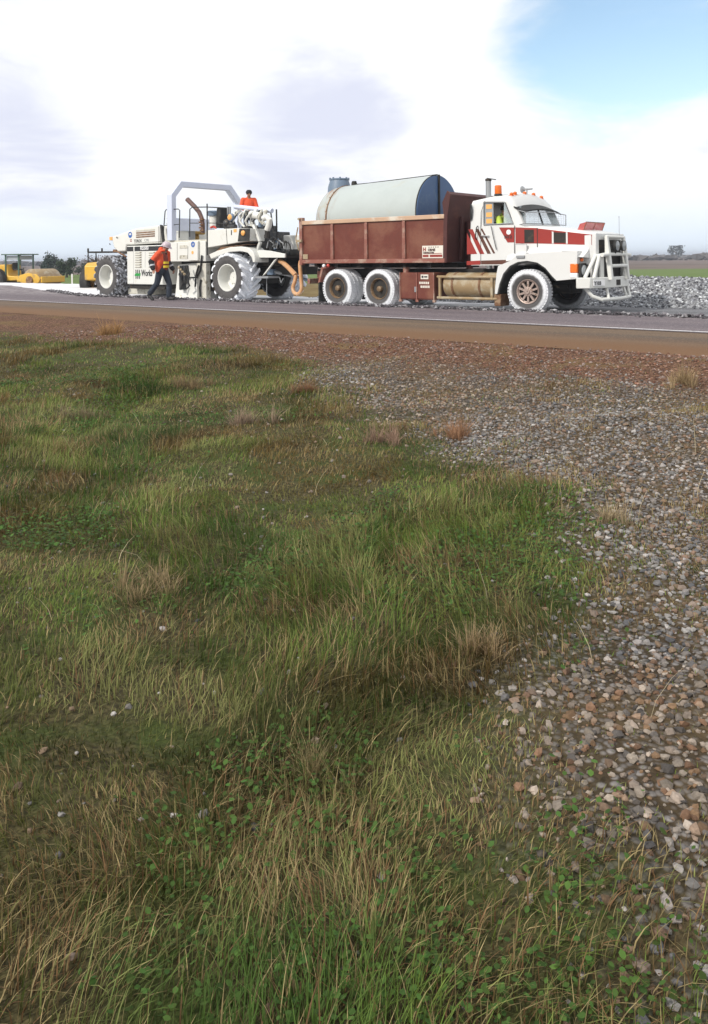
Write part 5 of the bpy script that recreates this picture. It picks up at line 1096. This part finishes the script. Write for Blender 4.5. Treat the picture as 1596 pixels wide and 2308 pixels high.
def head(c, f, up):   # ellipsoid skull, jaw, nose, ears, brow
    c, f, up = Vector(c), Vector(f).normalized(), Vector(up); up = (up-f*up.dot(f)).normalized(); l = up.cross(f); M_ = Matrix((f, l, up)).transposed()
    P = lambda a, b_, d: c+f*a+l*b_+up*d
    out = [('e', P(0, 0, .02), (.098, .078, .105), M_), ('e', P(.03, 0, -.055), (.062, .058, .062), M_), ('c', P(.092, 0, .012), P(.112, 0, -.022), .010, .016), ('e', P(.085, 0, .035), (.018, .055, .012), M_)]
    for s_ in (-1, 1): out += [('e', P(-.005, s_*.080, 0), (.024, .012, .034), M_), ('e', P(.062, s_*.035, -.02), (.03, .025, .028), M_)]
    out.append(('e', P(.082, 0, -.055), (.018, .028, .010), M_)); return out, P, M_
def face_bits(P, M_, parent, eye):
    m = MB(); k = MB(); k.ball((0, 0, 0), 1, 10)
    for s_ in (-1, 1): m.add([P(.088, s_*.032, .012)+M_@Vector((v[0]*.010, v[1]*.014, v[2]*.010)) for v in k.v], k.f)
    m.build('eyes', eye, parent)
MEYE = mat('dark_eye', (.02, .015, .012), .2, var=0)
# ---- walker
wpos = Vector((0, 0, 0)); pw = road(-22.0, 17.05, .010)
wk = thing('person', 'person in open orange hi-vis jacket, navy trousers and pale helmet walking beside the white machine', 'person', pw, R(-24)); wk.scale = (1.15, 1.15, 1.04)
hip = .97
J = dict(pel=(0, 0, .98), hl=(0, .10, .94), hr=(0, -.10, .94), kl=(.16, .10, .52), al=(.14, .10, .10), kr=(-.10, -.11, .53), ar=(-.36, -.11, .20), chest=(.03, 0, 1.32), neck=(.07, 0, 1.53), sl=(.03, .20, 1.46), sr=(.03, -.20, 1.46), el=(-.02, .30, 1.17), er=(-.14, -.31, 1.20), wl=(.12, .33, .96), wr=(-.04, -.36, .98), head=(.13, 0, 1.655))
J = {k: Vector(v) for k, v in J.items()}
hd, P, M_ = head(J['head'], (.90, 0, -.42), (.40, 0, .9))
bod = hd+[('c', J['neck']-Vector((.02, 0, .04)), J['head']-Vector((.03, 0, .06)), .062, .058), ('c', J['pel'], J['chest'], .10, .10), ('c', J['sl'], J['sr'], .055, .055), ('c', J['chest'], J['neck']-Vector((.02, 0, .06)), .10, .07)]
for s_ in 'lr':
    bod += [('c', J['h'+s_], J['k'+s_], .085, .055), ('c', J['k'+s_], J['a'+s_], .052, .038), ('c', J['s'+s_], J['e'+s_], .052, .042), ('c', J['e'+s_], J['w'+s_], .042, .028)]
bod += hand(J['wr'], (.25, 0, -1), (1, .2, 0))+hand(J['wl'], (.3, 0, -1), (1, -.2, 0))
body_w = fuse(bod, .0075, 'body', MSKIN, wk, 2); face_bits(P, M_, wk, MEYE)
tr = [('c', (0, 0, .94), (0, 0, 1.06), .155, .150)]
for s_ in 'lr': tr += [('c', J['h'+s_], J['k'+s_], .112, .082), ('c', J['k'+s_], lerp(J['k'+s_], J['a'+s_], .93), .082, .078)]
fuse(tr, .016, 'trousers', MNAVY, wk)
jk = [('e', (-.03, 0, 1.24), (.175, .225, .32)), ('c', (-.01, .17, 1.45), (-.01, -.17, 1.45), .085, .085), ('c', (-.06, 0, 1.0), (-.06, 0, 1.1), .165, .17), ('c', (-.02, .15, .93), (.0, .14, 1.2), .085, .10), ('c', (-.02, -.15, .93), (.0, -.14, 1.2), .085, .10), ('c', (-.02, 0, 1.50), (-.03, 0, 1.58), .085, .08)]
for s_ in 'lr': jk += [('c', J['s'+s_], J['e'+s_], .088, .075), ('c', J['e'+s_], lerp(J['e'+s_], J['w'+s_], .25), .072, .070)]
fuse(jk, .015, 'jacket', MHIVIS, wk)
vs_ = [('e', (.055, 0, 1.25), (.125, .125, .26)), ('c', (.05, 0, 1.0), (.05, 0, 1.2), .125, .13)]
vest = fuse(vs_, .015, 'vest', MDRED, wk)
for z in (1.045, 1.165):
    for y0, y1 in ((-.105, -.012), (.012, .085)):
        m = MB(); rings = []
        for y in np.linspace(y0, y1, 5):
            x_ = .05+math.sqrt(max(0, .1375**2-y*y)); rings.append([Vector((x_-.03, y, z-.035)), Vector((x_+.008, y, z-.035)), Vector((x_+.008, y, z+.035)), Vector((x_-.03, y, z+.035))])
        m.loft(rings); m.build('reflective_patch', MHIY, vest)
m = MB(); m.box(.02, .155, -.012, .012, 1.10, 1.47); m.build('zip_strip', MBLKC, vest)
for s_ in 'lr':
    a, b_ = lerp(J['e'+s_], J['w'+s_], .12), lerp(J['e'+s_], J['w'+s_], .96)
    sl_ = fuse([('c', lerp(J['s'+s_], J['e'+s_], .82), J['e'+s_], .080, .083), ('c', J['e'+s_], b_, .083, .066)], .013, 'sleeve', MBLKC, wk)
    m = MB(); a, b_ = lerp(J['e'+s_], J['w'+s_], .48), lerp(J['e'+s_], J['w'+s_], .66); m.tube([a, b_], [.085, .082], 16); m.build('sleeve_band', MGRB, sl_)
    an = J['a'+s_]; dr = Vector((1, 0, 0)) if s_ == 'l' else Vector((.72, 0, -.68))
    heel = an-Vector((.03, 0, .045)); fuse([('c', an+Vector((0, 0, .06)), an-Vector((0, 0, .02)), .062, .060), ('c', heel, heel+dr*.19, .052, .046), ('c', heel+dr*.10+Vector((0, 0, .02)), heel+dr*.16, .05, .045)], .013, 'boot', MBOOT, wk)
up_ = (M_@Vector((0, 0, 1))); m = MB(); k = MB()
for i in range(7): pass
prof = [(.128, .035), (.126, .07), (.112, .115), (.08, .148), (.04, .163), (.003, .167)]
for a in range(24):
    pass
hm = MB(); hm.lathe(prof, (0, 0, 0), 'z', 24); hm.lathe([(.118, .035), (.15, .030), (.152, .024), (.118, .024)], (.012, 0, 0), 'z', 24, True)
hm.add([(x, y, z) for x, y, z in ((.10, -.085, .034), (.185, -.055, .020), (.20, 0, .018), (.185, .055, .020), (.10, .085, .034), (.10, -.085, .026), (.185, -.055, .012), (.20, 0, .010), (.185, .055, .012), (.10, .085, .026))], [(0, 1, 2, 3, 4), (9, 8, 7, 6, 5), (0, 5, 6, 1), (1, 6, 7, 2), (2, 7, 8, 3), (3, 8, 9, 4), (4, 9, 5, 0)])
m.add([J['head']+M_@Vector(v) for v in hm.v], hm.f); m.build('helmet', MHELM, wk)
m = MB(); c_ = Vector((.03, 0, 1.535)); m.tube([c_+Vector((.11*math.cos(a), .105*math.sin(a), .02*math.cos(a)-.01)) for a in np.linspace(.5, 2*PI-.5, 16)], .035, 10); m.build('collar', MHIVIS, wk)

def upper_person(nm, label, loc, rz, shirt, hat, sit=False, f=(1, 0, -.15), arms=None, legs_mat=MNAVY):
    o = thing(nm, label, 'person', loc, rz)
    K = dict(pel=(0, 0, .95), chest=(.02, 0, 1.28), neck=(.04, 0, 1.46), sl=(0, .20, 1.42), sr=(0, -.20, 1.42), el=(.06, .28, 1.14), er=(.06, -.28, 1.14), wl=(.26, .20, 1.05), wr=(.26, -.20, 1.05), hl=(0, .10, .92), hr=(0, -.10, .92), kl=(.03, .11, .50), kr=(.03, -.11, .50), al=(0, .11, .09), ar=(0, -.11, .09), head=(.07, 0, 1.62))
    if sit: K.update(kl=(.42, .12, .97), kr=(.42, -.12, .97), al=(.50, .12, .57), ar=(.50, -.12, .57))
    if arms: K.update(arms)
    K = {k: Vector(v) for k, v in K.items()}; hd, P, M2 = head(K['head'], f, (.15, 0, 1))
    b2 = hd+[('c', K['neck']-Vector((.02, 0, .04)), K['head']-Vector((.02, 0, .06)), .06, .056), ('c', K['pel'], K['chest'], .10, .10), ('c', K['sl'], K['sr'], .055, .055), ('c', K['chest'], K['neck']-Vector((.02, 0, .06)), .10, .07)]
    for s_ in 'lr': b2 += [('c', K['h'+s_], K['k'+s_], .085, .055), ('c', K['k'+s_], K['a'+s_], .052, .038), ('c', K['s'+s_], K['e'+s_], .05, .042), ('c', K['e'+s_], K['w'+s_], .042, .028), ('c', K['a'+s_]-Vector((.03, 0, .045)), K['a'+s_]+Vector((.15, 0, -.045)), .042, .036)]
    b2 += hand(K['wr'], K['wr']-K['er'], (0, 1, .3))+hand(K['wl'], K['wl']-K['el'], (0, -1, .3))
    fuse(b2, .009, 'body', MSKIN, o, 2); face_bits(P, M2, o, MEYE)
    j2 = [('e', (.0, 0, 1.20), (.16, .21, .30)), ('c', (0, .17, 1.41), (0, -.17, 1.41), .085, .085), ('c', (0, 0, .92), (0, 0, 1.1), .155, .165), ('c', (0, 0, 1.44), (.0, 0, 1.50), .085, .075)]
    for s_ in 'lr': j2 += [('c', K['s'+s_], K['e'+s_], .085, .07), ('c', K['e'+s_], lerp(K['e'+s_], K['w'+s_], .85), .07, .055)]
    fuse(j2, .016, 'jacket', shirt, o)
    t2 = [('c', (0, 0, .90), (0, 0, .98), .15, .15)]
    for s_ in 'lr': t2 += [('c', K['h'+s_], K['k'+s_], .11, .08), ('c', K['k'+s_], lerp(K['k'+s_], K['a'+s_], .95), .08, .075)]
    fuse(t2, .016, 'trousers', legs_mat, o)
    for s_ in 'lr': fuse([('c', K['a'+s_]+Vector((0, 0, .05)), K['a'+s_]-Vector((0, 0, .02)), .06, .06), ('c', K['a'+s_]-Vector((.03, 0, .045)), K['a'+s_]+Vector((.16, 0, -.045)), .052, .046)], .014, 'boot', MBOOT, o)
    if hat:
        m = MB(); k = MB(); k.lathe([(.107, .015), (.110, .05), (.098, .10), (.065, .135), (.003, .146)], (-.008, 0, 0), 'z', 22); m.add([K['head']+M2@Vector(v) for v in k.v], k.f); m.build('beanie' if hat is MBLKC else 'hair', hat, o)
    return o
op_s, _ = onn(2, 930, 300, QN+.85)
op = road(op_s+.02, QN+.85, QZ+dz+.062)
upper_person('person', 'person in orange hi-vis jacket and black beanie standing up on the white machine', op, R(-75), MHIVIS, MBLKC, f=(1, 0, -.25))
dr_ = road(TS+1.92, TN-.66, TZ+.90)
upper_person('person', 'driver in a lime green shirt sitting at the open truck cab window', dr_, -TH, MLIME, mat('dark_hair', (.03, .02, .015), .8), sit=True, f=(1, -.1, -.1), arms=dict(er=(.16, -.36, 1.16), wr=(.36, -.22, 1.26), sr=(0, -.21, 1.42)))

# ================================================================== BACKGROUND LEFT: rollers, trees, bank, post
def gz(x, y): return float(ground_z(np.array([x]), np.array([y]))[0])
def at(px_, py_, Y): return Vector(((px_-798)/F*Y, Y, 0))
def roller(label, loc, rz, hoop_only=False):
    o = thing('road_roller', label, 'roller', loc, rz, 'yellow road rollers on the far side')
    m = MB(); m.lathe([(.02, -1.0), (.70, -1.0), (.72, -.97), (.72, .97), (.70, 1.0), (.02, 1.0)], (2.2, 0, .72), 'y', 36); m.build('drum', MTAN, o)
    for sd in (-1, 1):
        m = MB(); m.prism([(1.2, .72), (1.35, 1.05), (2.0, 1.18), (2.7, 1.10), (3.05, .80), (2.9, .55), (2.3, .38), (1.6, .45)], sd*1.06-.05, sd*1.06+.05); m.build('drum_yoke', MYEL, o, bevel=.03)
        m = MB(); m.lathe([(.01, .0), (.26, 0), (.26, .06), (.2, .1), (.01, .1)], (2.2, sd*1.10 if sd > 0 else -1.20, .72), 'y', 18); m.build('drum_hub', MRUST, o)
        w = MB(); w.lathe([(.35, -.22), (.66, -.24), (.75, -.18), (.75, .18), (.66, .24), (.35, .22)], (-.9, sd*.85, .75), 'y', 32, True); w.build('tyre', MBLK, o)
        w = MB(); w.lathe([(.01, -.05), (.30, -.05), (.36, -.15), (.36, .15), (.30, .05), (.01, .05)], (-.9, sd*.85, .75), 'y', 24); w.build('rim', MYEL, o)
    m = MB(); m.box(3.0, 3.15, -1.05, 1.05, .55, .95); m.box(1.0, 1.25, -1.0, 1.0, .6, 1.0); m.build('drum_frame', MYEL, o, bevel=.03)
    m = MB(); m.prism([(-2.0, .85), (-2.0, 1.55), (-1.7, 1.70), (-.2, 1.75), (-.1, 1.0), (.9, .95), (.9, .7), (-.2, .65)], -.62, .62); m.build('body', MYEL, o, bevel=.05)
    if hoop_only:
        for x in (-.3, .7):
            m = MB(); m.tube([(x, -1.15, 1.0), (x, -1.15, 2.25), (x, 1.15, 2.25), (x, 1.15, 1.0)], .05, 8); m.build('roll_bar', MBLK, o)
        m = MB(); m.tube([(-.3, 1.15, 2.25), (.7, 1.15, 2.25)], .045); m.tube([(-.3, 1.15, 2.25), (-.3, 1.15, 2.45)], .05); m.tube([(-.3, .4, 2.25), (-.3, .4, 2.45)], .05); m.box(-.35, .75, -1.2, 1.2, .95, 1.02); m.build('roll_bar_tie', MBLK, o)
    else:
        for x in (-.25, .85):
            for y in (-.65, .65):
                m = MB(); m.box(x-.04, x+.04, y-.04, y+.04, 1.0, 2.36); m.build('canopy_post', MGREEND, o)
        m = MB(); m.box(-.45, 1.15, -.85, .85, 2.36, 2.43); m.build('canopy', MGREEND, o, bevel=.02)
        m = MB(); m.box(-.20, .80, -.60, .60, 2.05, 2.32); m.build('canopy_band', MGLASSG, o)
    m = MB(); m.box(-.05, .35, -.25, .25, 1.35, 1.45); m.box(-.1, .0, -.25, .25, 1.4, 1.85); m.build('seat', MBLK, o, bevel=.03)
    m = MB(); m.tube([(.8, 0, .95), (.6, 0, 1.5)], .03); m.lathe([(.17, -.015), (.20, -.015), (.20, .015), (.17, .015)], (.6, 0, 1.5), 'z', 18, True); m.build('steering_column', MBLK, o)
    return o
p = at(36, 0, 56); p.z = gz(p.x, p.y)-.10; roller('yellow road roller with dark green canopy and pale drum at the far left', p, R(-22))
p = at(252, 0, 44); p.z = gz(p.x, p.y)-.10; roller('yellow roller with black roll bar half hidden behind the recycler rear tyre', p, R(84), True)
# pale gravel windrow and marker post behind the limed lane
sg_ = np.arange(-60, -30, .5); gs_, gn_ = np.meshgrid(sg_, np.linspace(-1.3, 1.3, 9))
X_ = -10.2+(gs_+36)*.78-12+0*gn_; Y_ = 52+(gs_+36)*-.05+gn_
X_ = -24+(gs_+60)*.42; Z_ = ground_z(X_, Y_)+.42*np.clip(1-np.abs(gn_)/1.25, 0, 1)*(.85+.3*fbm(X_, Y_, 1.2, 71))*np.minimum(1, (gs_+60)/3)-.03
MBANK = mat('pale_gravel', (.42, .37, .34), .95, var=.25, vs=1.5, bump=.4, bs=6)
tag(obj('gravel_windrow', grid_mesh('gravel_windrow', X_, Y_, Z_), MBANK), 'long low pale gravel windrow beyond the limed lane at left', kind='structure')
p = at(162, 0, 62); m = MB(); m.box(-.05, .05, -.02, .02, 0, .9); m.box(-.055, .055, -.024, -.021, .70, .82); po = m.build('marker_post', MLETW, None, (p.x, p.y, gz(p.x, p.y)-.02)); tag(po, 'thin white roadside marker post in front of the green paddock', 'post')
MLEAF = tint_mat('leaf', .8, trans=.25, bs=8); MBARK = mat('bark', (.10, .075, .055), .9, var=.25, vs=6)
def tree(nm, label, cat, px_, Y, h, w, shape, col, nleaf=900, ls=.12, grp=None, branches=9):
    p = at(px_, 0, Y); p.z = gz(p.x, p.y)-.05; o = thing(nm, label, cat, p, 0, grp); r_ = random.Random(int(px_*7+Y)); m = MB()
    m.tube([(0, 0, 0), (.03*h, .01*h, h*.45), (0, 0, h*.9)], [w*.05+.03, w*.035+.02, .01], 7)
    tips = []
    for k in range(branches):
        z = h*(.2+.65*r_.random()); a = r_.uniform(0, 2*PI); f_ = z/h; ln = w*.5*(1.05-f_ if shape == 'cone' else math.sin(PI*min(1, f_*.95+.05))**.6)*r_.uniform(.7, 1.1)
        e = Vector((math.cos(a)*ln, math.sin(a)*ln, z+ln*(.0 if shape == 'cone' else .35))); m.tube([(0, 0, z*.9), e*.5+Vector((0, 0, z*.47)), e], [w*.02+.01, w*.012+.006, .004], 5); tips.append(e)
    m.build('trunk', MBARK, o)
    g = np.random.default_rng(int(px_+Y)); cl = g.integers(0, len(tips), nleaf); c = np.array([tips[i] for i in cl])*g.uniform(.35, 1.05, (nleaf, 1))
    c[:, 2] = np.array([tips[i].z for i in cl])*g.uniform(.75, 1.08, nleaf); c += g.normal(0, w*.09, (nleaf, 3)); c[:, 2] = np.clip(c[:, 2], .08*h, h*1.02)
    d = g.normal(size=(nleaf, 3)); d /= np.linalg.norm(d, axis=1)[:, None]; e = np.cross(d, g.normal(size=(nleaf, 3))); e /= np.linalg.norm(e, axis=1)[:, None]
    sz_ = ls*g.uniform(.6, 1.4, (nleaf, 1)); v = np.stack([c-d*sz_, c+e*sz_*.5, c+d*sz_, c-e*sz_*.5], 1).reshape(-1, 3)
    me = raw_mesh(bpy.data.meshes.new('crown'), v, np.arange(nleaf*4), np.arange(nleaf)*4, np.full(nleaf, 4), False)
    set_col(me, 'tint', np.repeat(np.array([col])*g.uniform(.5, 1.5, (nleaf, 1)), 4, 0)); obj('crown', me, MLEAF, o); return o
tree('conifer_tree', 'dark spindly conifer just right of the far left roller', 'tree', 107, 95, 3.4, 2.0, 'cone', (.045, .065, .055), 900, .14)
tree('bushy_tree', 'small greyish tree right of the dark conifer', 'tree', 128, 100, 2.6, 1.6, 'round', (.07, .08, .085), 600, .13)
tree('round_shrub', 'dense dark green round shrub at the paddock edge', 'shrub', 150, 92, 2.1, 2.0, 'round', (.035, .055, .022), 1300, .13)
tree('round_shrub', 'low dark shrub in front of the bare reddish bushes', 'shrub', 203-10, 98, 1.3, 1.6, 'round', (.04, .05, .025), 700, .12) if False else None
tree('low_shrub', 'low dark shrub at the paddock edge left of the reddish bush', 'shrub', 190, 112, 1.5, 2.3, 'round', (.04, .05, .03), 800, .13)
tree('bare_bush', 'twiggy reddish bush beyond the green paddock', 'bush', 214, 116, 2.6, 4.0, 'round', (.13, .06, .055), 420, .10, branches=26)
tree('lone_tree', 'tiny lone tree on the skyline at far right', 'tree', 1524, 420, 6.2, 8.0, 'round', (.05, .055, .05), 500, .5)
# far scrub along the plain: reads as one mass
nn_ = 9000; Yf = rng.uniform(260, 1500, nn_)**1.0; Xf = rng.uniform(-.62, .62, nn_)*Yf; hz = rng.uniform(.6, 2.6, nn_)*(.6+.8*fbm(Xf, Yf, 120, 171)); keep = fbm(Xf, Yf, 90, 181) > .46; Xf, Yf, hz = Xf[keep], Yf[keep], hz[keep]
sc = stones('far_scrub', np.stack([Xf, Yf, ground_z(Xf, Yf)+hz*.4], -1), hz*1.2, np.array([[.085, .075, .072]])*rng.uniform(.5, 1.5, (len(Xf), 1)), tint_mat('scrub', .95, bs=.6), OCT, .55)
tag(sc, 'dark scrub and treelines spread over the distant plain', 'scrub', kind='stuff')

# ------------------------------------------------------------------ haze over the plain
hb_ = MB(); hb_.box(-3100, 3100, -100, 4600, -3, 9); hz_ = hb_.build('haze', None, None, smooth=0)
MH = bpy.data.materials.new('haze'); MH.use_nodes = True; t = MH.node_tree; t.nodes.clear()
pv = N(t, 'ShaderNodeVolumePrincipled', Density=.0007, Anisotropy=.2); pv.inputs['Color'].default_value = (.80, .86, .97, 1)
mo = N(t, 'ShaderNodeOutputMaterial'); L(t, pv, 0, mo, 'Volume'); hz_.data.materials.append(MH); tag(hz_, 'thin pale haze over the distant plain', 'haze', kind='stuff')
